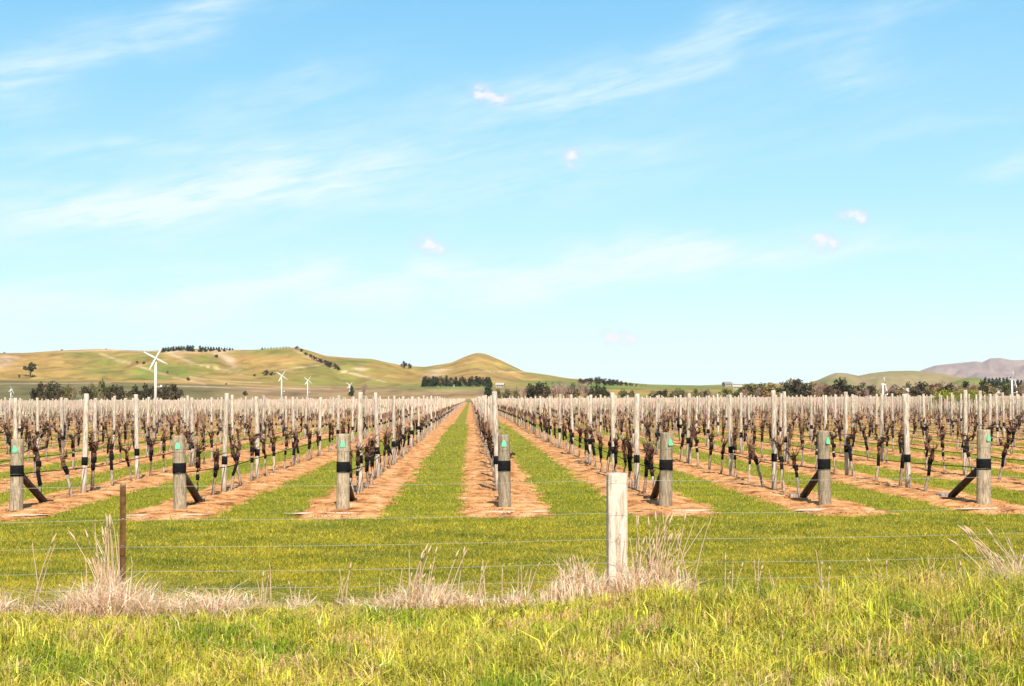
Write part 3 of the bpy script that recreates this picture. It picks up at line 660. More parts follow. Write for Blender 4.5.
# ------------------------------------------------------------------ grass
rng = np.random.default_rng(12)
def vnoise(x, y, s, seed=0.0):
    out = np.zeros(len(x)); 
    for o, a in ((1, .6), (2.3, .3), (5.1, .15)):
        out += a * (np.sin(x / s * o * 1.7 + seed + 1.3 * np.sin(y / s * o * 1.1 + seed * 2)) * np.cos(y / s * o * 1.5 + seed + 1.1 * np.sin(x / s * o * .9 + 2)))
    return out
def blades(x, y, z, h, w, lean, az, curl, col, seg=2, roll=None):
    n = len(x); fa = rng.uniform(0, 2 * np.pi, n) if roll is None else roll
    sxx, syy = np.cos(fa) * w * .5, np.sin(fa) * w * .5; dx, dy = np.cos(az), np.sin(az)
    if seg == 1:
        V = np.empty((n, 3, 3)); V[:, 0] = np.stack([x - sxx, y - syy, z], -1); V[:, 1] = np.stack([x + sxx, y + syy, z], -1)
        V[:, 2] = np.stack([x + dx * lean * h, y + dy * lean * h, z + h], -1)
        T = np.arange(n * 3).reshape(-1, 3); return V.reshape(-1, 3), None, T, np.repeat(col, 3, 0)
    m = .55; V = np.empty((n, 5, 3)); lx_, ly_ = dx * lean * h, dy * lean * h
    V[:, 0] = np.stack([x - sxx, y - syy, z], -1); V[:, 1] = np.stack([x + sxx, y + syy, z], -1)
    mx_, my_, mz = x + lx_ * m * .6, y + ly_ * m * .6, z + h * (.62)
    V[:, 2] = np.stack([mx_ + sxx * .8, my_ + syy * .8, mz], -1); V[:, 3] = np.stack([mx_ - sxx * .8, my_ - syy * .8, mz], -1)
    V[:, 4] = np.stack([x + lx_ * (1 + curl), y + ly_ * (1 + curl), z + h * (1 - .35 * curl)], -1)
    i = (np.arange(n) * 5)[:, None]; return V.reshape(-1, 3), i + np.array([[0, 1, 2, 3]]), i + np.array([[3, 2, 4]]), np.repeat(col, 5, 0)
def pal(n, cols, wts, jit=.15):
    c = np.asarray(cols)[rng.choice(len(cols), n, p=np.array(wts) / sum(wts))]; return np.clip(c * (1 + rng.normal(0, jit, (n, 1))), .01, .9)
GREENS = [(.10, .17, .010), (.30, .35, .02), (.52, .48, .035), (.60, .49, .07), (.66, .50, .22)]
# long roadside grass: tufts of blades
NT = 10500
ty = rng.uniform(7.6, 12.75, NT); tx = ty * rng.uniform(-.40, .47, NT); ty = np.minimum(ty, fy(tx) + rng.uniform(-.9, -.25, NT) + .5 * np.clip((tx - 1) / 3, 0, 1))
per = rng.integers(9, 20, NT); ti = np.repeat(np.arange(NT), per); n = len(ti)
th = (.10 + .055 * (vnoise(tx, ty, .9, 2) + 1)) * rng.uniform(.7, 1.3, NT)
rise = np.clip((tx - .9) / 3.4, 0, 1) * np.clip((ty - 8.5) / 3, 0, 1); th *= 1 + .9 * rise; th *= 1 - .38 * np.clip((ty - 10.8) / 1.2, 0, 1) * np.clip((1.6 - tx) / 1.0, 0, 1); th *= np.where(rng.random(NT) < .1, 1.25, 1)
lp = np.clip(1.05 - (ty - 7.6) / 60, .9, 1); 
bx = tx[ti] + rng.normal(0, .035, n); by = ty[ti] + rng.normal(0, .035, n); bh = th[ti] * rng.uniform(.5, 1.25, n)
tone = (.25 + .8 * vnoise(tx, ty, .7, 5) + rng.normal(0, .65, NT))[ti] + rng.normal(0, .3, n)
cc = pal(n, GREENS, [14, 28, 30, 20, 8])
gcol = np.array([.25, .33, .025]); ycol = np.array([.68, .52, .10])
cc = cc * .5 + .5 * (gcol + (ycol - gcol) * np.clip(.5 + .5 * tone, 0, 1)[:, None]); cc = np.clip(cc * (1 + .32 * rng.normal(0, 1, NT)[ti])[:, None], .008, .85); fresh = (vnoise(tx, ty, .8, 21) > .35)[ti] & (rng.random(n) < .7); cc[fresh] = cc[fresh] * .25 + .75 * pal(int(fresh.sum()), [(.14, .26, .012), (.24, .37, .02), (.07, .14, .01)], [3, 2, 2])
strw = ((vnoise(bx, by, .55, 9) > .42) & (rng.random(n) < .4)) | (rng.random(n) < .05); cc[strw] = pal(int(strw.sum()), [(.66, .46, .20), (.74, .52, .28), (.62, .34, .16)], [1, 1, 1])
V, q, t_, c_ = blades(bx, by, np.full(n, -.01), bh, rng.uniform(.0055, .0105, n) * np.where(rng.random(n) < .15, 1.6, 1), np.abs(rng.normal(.30, .25, n)), rng.uniform(0, 2 * np.pi, n), rng.uniform(.1, 1.1, n), cc)
o = link('verge_grass', np_mesh('verge_grass', V, q, t_, M_grass, c_)); tag(o, 'long yellow-green grass growing on the verge before the fence', 'grass', kind='stuff')
# short mown sward
def in_soil(x, y, w=.60):
    k = np.round((x - X0) / SP); d = np.abs(x - (X0 + SP * k)); edge = w + .11 * vnoise(x * 0 + k * 3, y, .8, 1.0) + .10 * vnoise(x, y, .25, 3.0)
    return (d < edge) & (y > 21.5 + .25 * (d / .6) ** 2)
n = 520000; u = rng.random(n)
y = 1 / (1 / 11.8 + u * (1 / 95 - 1 / 11.8)); y = np.where(rng.random(n) < .12, rng.uniform(12, 30, n), y); x = y * rng.uniform(-.37, .44, n)
keep = ~in_soil(x, y) | (rng.random(n) < .006); x, y = x[keep], y[keep]; n = len(x)
hh = rng.uniform(.014, .042, n) * (1 + .35 * vnoise(x, y, .5, 4)) * (1 + .012 * (y - 12)); hh = np.maximum(hh, .012)
pt = vnoise(x, y * 1.3, 1.1, 7) * .65 + vnoise(x, y, .28, 8) * .75 + vnoise(x * .4, y, .5, 2) * .4 + rng.normal(0, .6, n)
f = np.clip(.45 + .5 * pt, 0, 1)[:, None]; c = np.array([.100, .135, .012]) * (1 - f) + np.array([.53, .41, .032]) * f
c = c * (1 + rng.normal(0, .27, (n, 1))); lush = np.clip((y - 19.5) / 3, 0, 1)[:, None] * .35; c = c * (1 - lush) + lush * np.array([.24, .31, .020])
ye = rng.random(n) < .05; c[ye] = (.52, .42, .10); c = np.clip(c, .01, .8)
V, q, t_, c_ = blades(x, y, -.004 - .0037 * np.clip(y - 25, 0, 600), hh, .006 * (y / 12) ** 1.05 * rng.uniform(.7, 1.4, n), np.abs(rng.normal(.7, .5, n)), rng.uniform(0, 2 * np.pi, n), None, c, seg=1)
o = link('mown_grass', np_mesh('mown_grass', V, None, t_, M_grass, c_)); tag(o, 'short green sward of the headland and between the vine rows', 'grass', kind='stuff')
# sparse weeds and litter on the soil
n = 48000; k = rng.integers(-7, 8, n); y = 1 / (1 / 21.3 + rng.random(n) * (1 / 70 - 1 / 21.3)); x = X0 + SP * k + np.clip(rng.normal(0, .36, n), -.68, .68)
hh = rng.uniform(.01, .035, n); c = pal(n, [(.12, .05, .025), (.45, .32, .18), (.22, .22, .05), (.66, .50, .34)], [6, 2, 2, 3])
V, q, t_, c_ = blades(x, y, -.0037 * np.clip(y - 25, 0, 600) + (.035) * (1 - (np.abs(x - X0 - SP * k) / .72) ** 2), hh * .6, rng.uniform(.01, .035, n), rng.uniform(.2, 2.5, n), rng.uniform(0, 6.28, n), None, c, seg=1)
o = link('prunings_litter', np_mesh('prunings_litter', V, None, t_, M_dry, c_)); tag(o, 'dark twig litter and weeds scattered on the orange soil', 'litter', kind='stuff')

# dry tussocks along the fence, each one a thing
DRY = [(.84, .58, .40), (.88, .66, .47), (.90, .76, .58), (.62, .38, .20), (.55, .45, .16)]
def tuft(label, px, D, wid, n, hmin, hmax, lean=.35, stalks=0, sh=.8, bias=0.0, depth=.14):
    c0 = at(px, D); n = int(n * .62); x = rng.normal(0, wid * .5, n) if wid < .3 else (rng.normal(0, wid * .5, 14)[rng.integers(0, 14, n)] + rng.normal(0, .07, n)); y = rng.normal(0, depth, n); ed = np.clip(1 - (np.abs(x) / (wid * 1.25)) ** 2, .25, 1)
    h = rng.uniform(hmin, hmax, n) * ed * np.where(rng.random(n) < .2, 1.35, .85); az = rng.uniform(0, 2 * np.pi, n)
    V, q, t_, c_ = blades(x, y, np.full(n, -.01), h, rng.uniform(.005, .012, n), np.abs(rng.normal(lean, lean, n)), az, rng.uniform(0, 1.0, n), pal(n, DRY, [3, 4, 3, 2, .6]))
    e = empty('dry_grass_tuft', (c0.x, c0.y, 0)); tag(e, label, 'grass tuft', 'dry grass tufts along the fence')
    link('dead_blades', np_mesh('dead_blades', V, q, t_, M_dry, c_), e)
    if stalks:
        b = MB(); r = random.Random(int(px)); cc = []
        for s in range(stalks):
            x0, y0 = r.gauss(0, wid * .28), r.gauss(0, .06); H = sh * r.uniform(.5, 1.0); lx_ = r.gauss(bias, .16) * H; pts = [(x0 + lx_ * t ** 1.6, y0 + r.gauss(0, .02) * t, H * t) for t in (0, .3, .6, .85, 1)]
            b.tube(pts, [.0062, .0056, .0048, .0036, .002], 4)
            if r.random() < .5:
                p = pts[-2]; b.tube([p, (p[0] + lx_ * .08, p[1], p[2] + H * .07), pts[-1]], [.005, .010, .003], 4)
        me = b.mesh('stalks', M_dry); ca = me.color_attributes.new('col', 'FLOAT_COLOR', 'POINT')
        ca.data.foreach_set('color', np.tile(np.array([.72, .54, .36, 1], np.float32), len(me.vertices))); link('stalks', me, e)
    return e
def fD(px):
    tn = math.tan(math.atan((px - 512) / F) + YAW); yy = 12.89 / (1 - .085 * tn); return yy * math.cos(YAW) + yy * tn * math.sin(YAW)
tuft('bushy heap of pinkish dry grass around the foot of the rusty stake', 118, fD(118) - .45, .74, 6500, .12, .34, .7, 9, .55)
tuft('tall sheaf of pale dry stalks leaning against the rusty stake', 112, fD(112) - .12, .14, 500, .25, .6, .15, 24, .88, -.14, .05)
tuft('low mat of dead grass right of the rusty stake', 215, fD(215) - .6, .40, 2600, .12, .27, .8, 6, .3)
tuft('small pale clump of dry grass between stake and white post', 296, fD(296) - .4, .2, 650, .07, .19, .8, 3, .28)
tuft('fan-shaped dry grass tuft with tall leaning blades left of centre', 425, fD(425) - .4, .38, 2500, .10, .28, .6, 20, .58, .12)
tuft('low patch of flattened dry grass near the middle of the fence', 385, fD(385) - .45, .25, 800, .06, .17, .9, 4, .3)
tuft('thin scatter of dead grass just left of the white post', 515, fD(520) - .4, .28, 700, .06, .19, .8, 7, .4)
tuft('dense dry tussock at the left foot of the white post', 577, fD(577) - .22, .36, 1700, .15, .42, .28, 16, .45, -.02)
tuft('large dry tussock with long stems right of the white post', 650, fD(648) - .22, .46, 2900, .16, .46, .35, 40, .82, .16)
tuft('few dry stems standing alone right of the big tussock', 728, fD(728) - .2, .10, 60, .05, .2, .3, 4, .42, .05)
tuft('two withered stalks above green grass right of centre', 820, fD(820) - .3, .14, 160, .05, .2, .4, 4, .46, -.1)
tuft('arching dry grass clump at the right edge', 1012, fD(1012) - .5, .3, 1300, .15, .5, .5, 18, .68, -.5)
tuft('single tall dry stalks standing at the far left', 38, fD(38) - .3, .10, 60, .04, .15, .4, 3, .82, .05)
tuft('dry clump cut by the left edge', 0, fD(0) - .4, .2, 700, .09, .28, .5, 3, .3)
for px, w_, n_, h_, lb in [(262, .14, 350, .15, 'short spread of dead grass between the stake mat and the small pale clump'), (345, .22, 420, .16, 'sparse dead blades right of the small pale clump'), (470, .28, 900, .18, 'ragged dead grass right of the fan-shaped tuft'),
                          (760, .3, 420, .17, 'sparse straw right of the lone stems beyond the tussock'), (870, .3, 420, .20, 'faint straw patch between withered stalks and right edge'), (960, .3, 700, .26, 'straw mixed into tall green grass near right edge')]:
    tuft(lb, px, fD(px) - (.38 if px < 700 else .45), w_, n_, .06, h_, .6, 5, .42)
# dandelions in the verge
for px, py, lb in [(311, 640, 'yellow dandelion in the long grass, leftmost of three'), (499, 624, 'yellow dandelion in the long grass near the middle'), (993, 585, 'yellow dandelion in tall grass near the right edge')]:
    h = .17 if px < 900 else .36; D = (CH - h) * F / (py - hor(px)); p = at(px, D); e = empty('dandelion', (p.x, p.y, 0)); tag(e, lb, 'flower', 'dandelions')
    b = MB(); b.tube([(0, 0, 0), (.005, .0, h * .6), (0, -.01, h)], .003, 5); b.build('stem', M_stem, e)
    b = MB()
    for ring, (rr, zz, m) in enumerate(((.024, 0, 16), (.017, .006, 12), (.009, .010, 8))):
        for i in range(m):
            a = 2 * math.pi * (i + ring * .4) / m; ca, sa = math.cos(a), math.sin(a); w = .004
            b.add([(-sa * w, ca * w - .01, h + zz * .5), (sa * w, -ca * w - .01, h + zz * .5), (ca * rr + sa * w, sa * rr - ca * w - .01, h + zz + .006), (ca * rr - sa * w, sa * rr + ca * w - .01, h + zz + .006)], [(0, 1, 2, 3)])
    b.build('flower_head', M_yellow, e)

# ------------------------------------------------------------------ wind machines
def wind_machine(px, hub_y, D, rot, blade_az, label, n=4, edge=False):
    zb = hill_z(px, D); zh = CH + (hor(px) - hub_y) / F * D; p = at(px, D, zb); H = zh - zb
    e = empty('wind_machine', p, 0); tag(e, label, 'wind machine', 'frost-fighting wind machines')
    b = MB(); b.tube([(0, 0, 0), (0, 0, H * .5), (0, 0, H - .1)], [.36, .29, .22], 14); b.build('tower', M_white, e)
    d = Vector((math.sin(blade_az), -math.cos(blade_az), .10)).normalized(); side = Vector((math.cos(blade_az), math.sin(blade_az), 0)); up = side.cross(d) * -1
    if up.z < 0: up = -up
    b = MB(); hub = Vector((0, 0, H)) + d * .75; b.tube([Vector((0, 0, H)) - d * .6, Vector((0, 0, H)), hub, hub + d * .2], [.25, .34, .28, .08], 10); g = b.build('gearbox', M_white, e)
    for i in range(n):
        a = rot + 2 * math.pi * i / n; u = side * math.cos(a) + up * math.sin(a); w = side * -math.sin(a) + up * math.cos(a); L = 3.0; b = MB(); vs = []
        for t, ch in ((.06, .24), (.3, .34), (.7, .27), (1, .17)):
            c = hub + u * (L * t); q = w * (ch / 2) + d * (.05 + .03 * t)
            vs += [c - q - d * .03, c + q - d * .03, c + q + d * .03, c - q + d * .03]
        fs = [(0, 3, 2, 1), (12, 13, 14, 15)]
        for j in range(3):
            for k in range(4): k2 = (k + 1) % 4; fs.append((j * 4 + k, j * 4 + k2, (j + 1) * 4 + k2, (j + 1) * 4 + k))
        b.add(vs, fs); b.build('blade', M_white, e, smooth=False)
    b = MB(); b.tube([(0, 0, H * .42), (1.3, 0, H * .42)], .05, 6); b.box((1.3, 0, H * .42 + .22), (.34, .30, .4)); b.build('sensor_arm', M_white, e, smooth=False)
    b = MB(); b.box((.2, 1.2, .8), (1.3, 1.8, 1.5)); b.tube([(.2, 1.6, 1.5), (.2, 1.6, 2.3)], .08, 8); b.build('engine_box', M_white, e, smooth=False)
wind_machine(155.5, 358.5, 330, R(62), R(14), 'largest and nearest white wind machine, standing left before the dark trees')
wind_machine(281.5, 376, 640, R(56), R(24), 'white wind machine, second tallest, left of the middle')
wind_machine(307.5, 380.5, 820, R(52), R(26), 'small white wind machine, middle one of three in a line')
wind_machine(349.5, 385.5, 1000, R(50), R(10), 'small white wind machine in front of a dark conifer')
wind_machine(453.5, 388.5, 1150, R(20), R(30), 'tiny far wind machine below the dark pine belt')
wind_machine(882.5, 384.5, 430, R(45), R(80), 'slim white wind machine at right, blades seen edge-on, before the trees')
wind_machine(1011.5, 379.5, 400, R(50), R(76), 'white wind machine near the right edge, blades seen edge-on')
wind_machine(11, 389.5, 900, R(30), R(60), 'tiny far wind machine near the left edge')

# ------------------------------------------------------------------ trees
def leafcloud(clumps, nleaf, size, cols, seed, flatten=1.0):
    g = np.random.default_rng(seed); cl = np.asarray(clumps, float); w = cl[:, 3] ** 2; ci = g.choice(len(cl), nleaf, p=w / w.sum())
    d = g.normal(0, 1, (nleaf, 3)); d /= np.linalg.norm(d, axis=1)[:, None]; rad = g.uniform(.45, 1.08, nleaf)[:, None]
    P = cl[ci, :3] + d * rad * cl[ci, 3:4] * np.array([1, 1, flatten]); P[:, 2] = np.maximum(P[:, 2], .1)
    u = g.normal(0, 1, (nleaf, 3)); u /= np.linalg.norm(u, axis=1)[:, None]; v = np.cross(u, g.normal(0, 1, (nleaf, 3))); v /= np.linalg.norm(v, axis=1)[:, None]
    s = size * g.uniform(.5, 1.3, nleaf)[:, None]; V = np.stack([P - u * s, P + v * s * .7, P + u * s, P - v * s * .7], 1).reshape(-1, 3)
    base = np.asarray(cols)[g.integers(0, len(cols), len(cl))][ci]; cc = base * (1 + g.normal(0, .22, (nleaf, 1)))
    return V, np.arange(nleaf * 4).reshape(-1, 4), np.repeat(np.clip(cc, .004, .6), 4, 0)
KINDS = {
 'broad': dict(cols=[(.040, .044, .020), (.070, .058, .030), (.12, .080, .050)]),
 'olive': dict(cols=[(.11, .12, .035), (.16, .14, .055), (.20, .15, .08)]),
 'pine': dict(cols=[(.028, .045, .022), (.042, .060, .030)]),
 'bright': dict(cols=[(.20, .22, .025), (.28, .28, .04), (.15, .17, .02)]),
 'autumn': dict(cols=[(.24, .13, .07), (.30, .20, .08), (.20, .17, .06)]),
 'bare': dict(cols=[(.30, .19, .15), (.36, .24, .19), (.24, .15, .11)]),
 'gum': dict(cols=[(.055, .06, .028), (.085, .085, .04)])}
def tree_meshes(kind, seed):
    """unit-high tree: crown and trunk meshes"""
    r = random.Random(seed); cl = []; b = MB(); cols = KINDS[kind]['cols']; nl = 700; ls = .045; fl = 1.0
    if kind in ('broad', 'olive', 'bright', 'autumn'):
        for i in range(15):
            a = r.uniform(0, 6.28); rr = r.uniform(0, .42); cl.append((rr * math.cos(a), rr * math.sin(a), r.uniform(.18, .84 - rr * .6), r.uniform(.11, .2)))
        th = .4; nl = 900
        if kind == 'bright': nl = 5000; ls = .018; cl = [(x * 1.15, y * 1.15, z * .95, q * 1.15) for x, y, z, q in cl]
    elif kind == 'gum':
        for i in range(13):
            a = r.uniform(0, 6.28); rr = r.uniform(.1, .42); cl.append((rr * math.cos(a), rr * math.sin(a), r.uniform(.35, .88 - rr * .3), r.uniform(.08, .15)))
        th = .6; nl = 750; fl = .7
    elif kind == 'pine':
        for i in range(16):
            t = i / 15; a = r.uniform(0, 6.28); w = .24 * (1 - t) ** .7; cl.append((w * .6 * math.cos(a), w * .6 * math.sin(a), .12 + .82 * t, .06 + w * .55))
        th = .8; nl = 800
    elif kind == 'bare':
        for i in range(12):
            a = r.uniform(0, 6.28); rr = r.uniform(0, .25); cl.append((rr * math.cos(a), rr * math.sin(a), r.uniform(.3, .85), r.uniform(.09, .16)))
        th = .75; nl = 520; ls = .022
    b.tube([(0, 0, -.03), (r.uniform(-.02, .02), 0, th * .5), (r.uniform(-.03, .03), r.uniform(-.03, .03), th)], [.032, .024, .012], 7, jit=.1, rnd=r)
    for c in cl[::2]:
        z0 = max(.08, c[2] - .3) * .9; b.tube([(0, 0, z0), ((c[0]) * .6, c[1] * .6, z0 + (c[2] - z0) * .6), c[:3]], [.014, .009, .004], 5)
    V, q, cc = leafcloud(cl, nl, ls, cols, seed, fl)
    if kind == 'bare': # upright twigs
        V = V.reshape(-1, 4, 3); cen = V.mean(1, keepdims=True); dd = V - cen; dd[:, :, 2] *= 3.2; dd[:, :, :2] *= .5; V = (cen + dd).reshape(-1, 3)
    V[:, 2] *= 1.0 / np.percentile(V[:, 2], 99); return np_mesh('crown', V, q, None, M_tree, cc), b.mesh('trunk', M_bark)
TM = {k: [tree_meshes(k, 50 + i * 7 + len(k)) for i in range(4)] for k in KINDS}
rt = random.Random(77)
def tree(kind, px, ytop, D, label, cat='tree', group=None, wide=1.0, ybase=None):
    z = hill_z(px, D); H = max(1.2, (CH + (hor(px) - ytop) / F * D) - z); p = at(px, D, z - .1)
    nm = {'pine': 'conifer', 'gum': 'gum_tree', 'bare': 'leafless_tree', 'bright': 'willow'}.get(kind, 'tree')
    if cat == 'bush': nm = 'bush'
    e = empty(nm, p, rt.uniform(0, 6.28)); w = H * wide * rt.uniform(.9, 1.15); e.scale = (w, w, H)
    c, t = TM[kind][rt.randrange(4)]; link('crown', c, e); link('trunk', t, e); tag(e, label, cat, group); return e
# left belt behind the vines
L1 = [(40, 381, 1.0, 'broad'), (49, 380, 1.0, 'broad'), (58, 382, .9, 'broad'), (67, 382.5, .8, 'olive'), (75, 382, .8, 'bare'), (84, 384, .9, 'broad'), (92, 382, 1.0, 'olive'), (103, 378.5, .9, 'olive'), (112, 383, 1.1, 'broad'), (121, 384, 1.1, 'broad'),
      (136, 383.5, 1.0, 'broad'), (146, 382.5, .9, 'broad'), (153, 384, .9, 'broad'), (164, 383, 1.1, 'broad'), (173, 382, 1.1, 'broad')]
for i, (px, yt, w, kd) in enumerate(L1): tree(kd, px, yt + 2.4, 560 + rt.uniform(-15, 15), '%s from the left in the dark tree belt on the left plain' % ordn(i), group='dark tree belt on the left plain', wide=w * .95)
tree('gum', 30.5, 362.5, hill_D(30.5, 378) or 1200, 'lone spreading gum tree on the slope at far left', wide=.95)
tree('broad', 19, 374.5, hill_D(19, 378.5) or 1180, 'round dark bush beside the lone gum tree at far left', 'bush', wide=1.4)
for i, (px, yt, yb) in enumerate([(4, 352, 354), (62, 349.3, 351.3), (106, 348.5, 350.5), (137, 361, 364), (144, 361.5, 364.5), (167, 371.3, 373.6), (188, 377.5, 381.5), (226, 383, 385.3), (217, 354.5, 358.5), (266, 370, 376), (272, 372, 376.5), (245, 391, 397), (255, 374, 377)]):
    lab = ['on the crest at the far left edge', 'on the left skyline, leftmost pair', 'on the left skyline above the track', 'on the left slope above the wind machine', 'just right of the bush above the wind machine', 'below the track on the left slope', 'beside the big wind machine at mid slope',
           'at the foot of the left slope', 'at the head of the bare slip', 'dark pair on the slope, left one', 'dark pair on the slope, right one', 'at the end of the left vine rows', 'tiny, on the slope left of the dark pair'][i]
    D = hill_D(px, yb - .3) or 1800
    tree('broad', px, yt, D, 'small dark bush %s' % lab, 'bush', 'bushes dotted on the left hills', wide=1.5)
# pines on the left crest
i = 0
for px in list(np.arange(163, 184, 2.6)) + [187.5, 190, 192.5] + list(np.arange(200, 234, 2.7)) + list(np.arange(262, 292, 3.0)):
    D = 1790 + 40 * math.sin(px); top = 345.2 if 186 < px < 194 else (347.5 - (px - 163) * .08 if px < 186 else (346 + (px - 200) * .06 if px < 236 else 347.8 - (px - 262) * .05))
    tree('pine', px, top + rt.uniform(-.3, .3), D, '%s dark conifer from the left along the left hill crest' % ordn(i), group='conifers on the left hill crest', wide=1.6); i += 1
for i, (px, yt, yb) in enumerate([(297, 346, 349.5), (301, 348.5, 352), (306, 352, 356), (310, 354, 358), (314, 356, 360.5), (318, 358, 362), (321, 359, 363.5), (325, 360, 365.5), (328, 361, 367), (331, 362, 368), (335, 363.5, 369.5), (338, 366, 370.5)]):
    tree('broad', px, yt, hill_D(px, yb) or 1790, '%s tree down the line beside the diagonal hill track' % ordn(i), group='trees beside the diagonal hill track', wide=1.3)
for px, yt, w, kd, lab in [(404, 361.5, 1.2, 'broad', 'dark tree alone in the saddle left of the cone hill, taller one'), (409, 363.5, 1.2, 'broad', 'dark tree alone in the saddle left of the cone hill, lower one')]:
    tree(kd, px, yt, hill_D(px, 369) or 1750, lab, wide=w)
# pine belt
for i, px in enumerate([q + rt.uniform(-1, 1) for q in np.arange(423, 487, 3.3)]): tree(rt.choice(('pine', 'pine', 'broad')), px, 376.8 + rt.uniform(-1.3, 1.6) + (1.0 if px > 478 else 0), 1120 + rt.uniform(-15, 15), '%s dark pine from the left in the belt below the cone hill' % ordn(i), group='dark pine belt below the cone hill', wide=rt.uniform(.8, 1.4))
tree('pine', 489, 378.0, 700, 'dark cypress standing apart right of the pine belt', wide=.8)
tree('pine', 351.5, 386.0, 980, 'dark conifer beside the pinkish leafless tree', wide=1.3)
tree('bare', 364, 384, 1000, 'pinkish leafless tree beside the dark conifer', wide=1.3)
# mid right
mids = [('olive', 498, 389), ('olive', 506, 389.5), ('bare', 517, 387), ('broad', 531, 384.5), ('broad', 538, 383), ('broad', 545, 383.5), ('bare', 524, 388), ('bare', 553, 381.5), ('bare', 559, 382), ('bare', 565, 381), ('olive', 572, 384), ('bare', 579, 381), ('bare', 585, 381.5), ('broad', 592, 386.5), ('broad', 598, 385.5), ('broad', 604, 387), ('olive', 622, 389), ('olive', 514, 391), ('olive', 632, 390.5), ('olive', 652, 391)]
for i, (kd, px, yt) in enumerate(sorted(mids, key=lambda q: q[1])): tree(kd, px, yt, 720 + rt.uniform(-60, 60), '%s tree from the left in the mixed grove right of the cypress' % ordn(i), group='mixed grove right of the cypress', wide=1.2)
for i, (px, yt) in enumerate([(580, 378.6), (587, 378.5), (591, 378), (596, 377.5), (599, 377), (605, 378.5), (609, 379), (613, 379.5), (617, 379.8), (621, 381), (626, 382), (631, 382.8), (636, 384), (641, 386), (645, 387.5)]):
    tree('broad', px, yt, 1500 + rt.uniform(-20, 20), '%s tree from the left along the low ridge at centre right' % ordn(i), group='trees along the low ridge', wide=1.4)
# right hand belt
kinds = ['broad', 'olive', 'pine', 'broad', 'autumn', 'bare', 'olive', 'bare', 'autumn', 'broad']
i = 0; px = 660.0
while px < 1040:
    dens = 1.0; kd = rt.choice(kinds)
    if px < 745: yt = rt.uniform(388.5, 391.5); kd = rt.choice(['olive', 'bare', 'broad'])
    elif px < 850: yt = rt.choice((rt.uniform(382.5, 385), rt.uniform(385, 392)))
    elif px < 930: yt = rt.choice((rt.uniform(382, 385), rt.uniform(385, 391.5), rt.uniform(385, 391.5)))
    else: yt = rt.choice((rt.uniform(381.5, 385), rt.uniform(385, 391.5)))
    if abs(px - 795) < 4 or abs(px - 842) < 3: yt = 379.5
    tree(kd, px, yt, 640 + rt.uniform(-80, 90), '%s tree from the left in the long belt at right' % ordn(i), group='long tree belt at right', wide=rt.uniform(1.0, 1.7) if kd != 'pine' else 1.0)
    i += 1; px += rt.uniform(2.2, 4.4) if px > 745 else rt.uniform(4, 8)
i = 0
for px in np.arange(985, 1050, 3.6):
    tree('pine', px, 378.5 + rt.uniform(-1, 2.4), 1000 + rt.uniform(-30, 30), '%s tall dark conifer from the left behind the right wind machine' % ordn(i), group='tall conifers at far right', wide=.95); i += 1
for px, yt, w, lab in [(938, 391.5, 1.5, 'bright green willow beyond the vines at right, left one'), (948, 390.5, 1.5, 'bright green willow beyond the vines at right, middle one'), (967, 389.5, 1.8, 'bright green willow beyond the vines at right, rightmost one')]:
    tree('bright', px, yt, 112, lab, wide=w * 1.0)
tree('bare', 982, 390.5, 120, 'brownish leafless tree right of the bright green willows', wide=1.1)

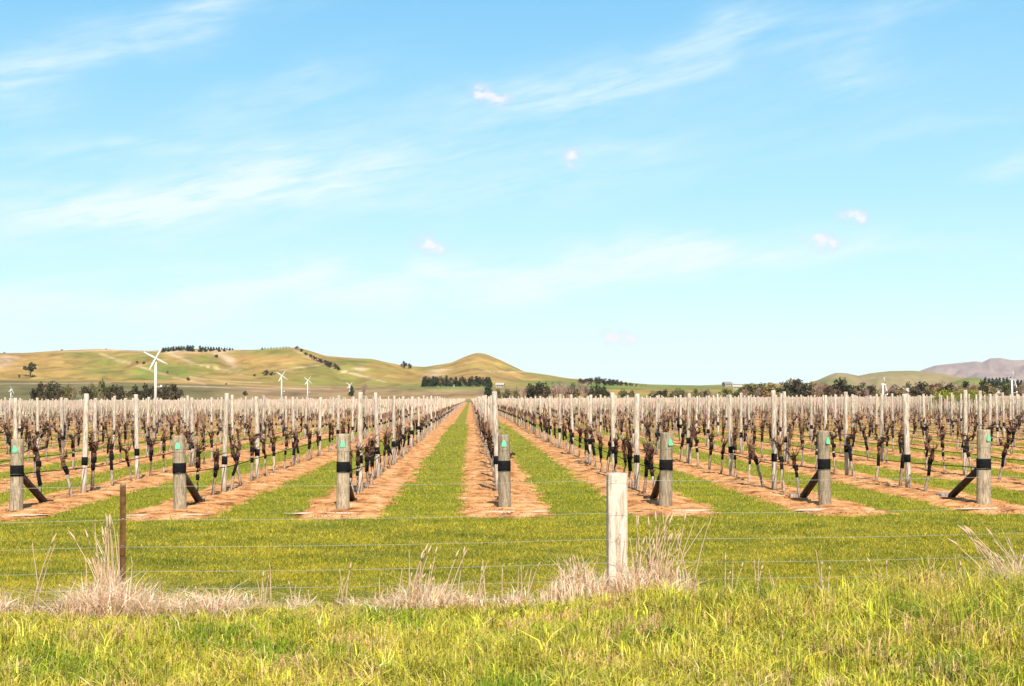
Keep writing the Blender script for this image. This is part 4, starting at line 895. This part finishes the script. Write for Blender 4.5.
# ------------------------------------------------------------------ buildings
def house(px, yb, D, w, d, h, roof, rz, label, win=3):
    D = (hill_D(px, yb) or D) if px < 800 else D; z = hill_z(px, D); p = at(px, D, z); e = empty('farm_building', p, rz); tag(e, label, 'building', 'farm buildings')
    b = MB(); b.add([(-w / 2, -d / 2, -2), (w / 2, -d / 2, -2), (w / 2, d / 2, -2), (-w / 2, d / 2, -2), (-w / 2, -d / 2, h), (w / 2, -d / 2, h), (w / 2, d / 2, h), (-w / 2, d / 2, h), (-w / 2, 0, h + d * .26), (w / 2, 0, h + d * .26)],
            [(0, 1, 5, 4), (1, 2, 6, 9, 5), (2, 3, 7, 6), (3, 0, 4, 8, 7)]); b.build('wall', M_wall, e, smooth=False)
    b = MB(); o = .4; k = d * .26
    for s in (-1, 1):
        y1, z1 = s * (d / 2 + o), h - o * .52 + .05; y0, z0 = 0, h + k + .05
        b.add([(-w / 2 - o, y0, z0), (w / 2 + o, y0, z0), (w / 2 + o, y1, z1), (-w / 2 - o, y1, z1), (-w / 2 - o, y0, z0 + .18), (w / 2 + o, y0, z0 + .18), (w / 2 + o, y1, z1 + .18), (-w / 2 - o, y1, z1 + .18)],
              [(0, 1, 2, 3), (4, 7, 6, 5), (0, 4, 5, 1), (2, 6, 7, 3), (0, 3, 7, 4), (1, 5, 6, 2)])
    b.build('roof', M_roofs[roof], e, smooth=False)
    for i in range(win):
        b = MB(); b.box((-w / 2 + w * (i + .7) / (win + .4), -d / 2 - .03, h * .55), (w * .14, .08, h * .35)); b.build('window', M_glass, e, smooth=False)
    b = MB(); b.box((w * .36, -d / 2 - .03, h * .37), (w * .1, .08, h * .74)); b.build('door', M_roofs[2], e, smooth=False)
house(447, 386.2, 1050, 9, 6, 2.0, 1, R(10), 'small white-roofed shed below the dark pine belt')
house(500, 387.5, 900, 6, 5, 2.0, 1, R(-10), 'tiny pale shed right of the dark pine belt')
house(727, 386.5, 1300, 8, 7, 2.6, 0, R(15), 'grey-roofed farmhouse on the low rise at centre right', 4)
house(737, 389.5, 900, 7, 5, 2.2, 1, R(-8), 'pale farm shed below the grey-roofed farmhouse')
house(924, 390.2, 760, 5.5, 5, 5.2, 1, R(20), 'white-roofed house among trees behind the green willows')
house(903, 392.5, 640, 4, 5, 4.0, 1, R(-15), 'small pale house in the tree belt left of the willows')
house(996, 390.5, 640, 7.5, 5, 3.0, 1, R(5), 'long white-roofed house left of the right-edge wind machine', 4)
house(852, 390.5, 600, 6, 5, 2.6, 2, R(-20), 'rust-roofed house in the middle of the right tree belt')

# ------------------------------------------------------------------ air between here and the mountains
m, t = newmat('air'); pv = t.nodes.new('ShaderNodeVolumePrincipled'); pv.inputs['Color'].default_value = (.93, .96, 1, 1); pv.inputs['Density'].default_value = 2.4e-5
pv.inputs['Anisotropy'].default_value = 0.0
oo = t.nodes.new('ShaderNodeOutputMaterial'); t.links.new(pv.outputs[0], oo.inputs['Volume'])
b = MB(); b.box((0, 6215, 198), (19100, 12650, 404)); hz = b.build('haze', m, smooth=False); tag(hz, kind='stuff')
hz['label'] = 'thin pale air paling the far hills and mountains'
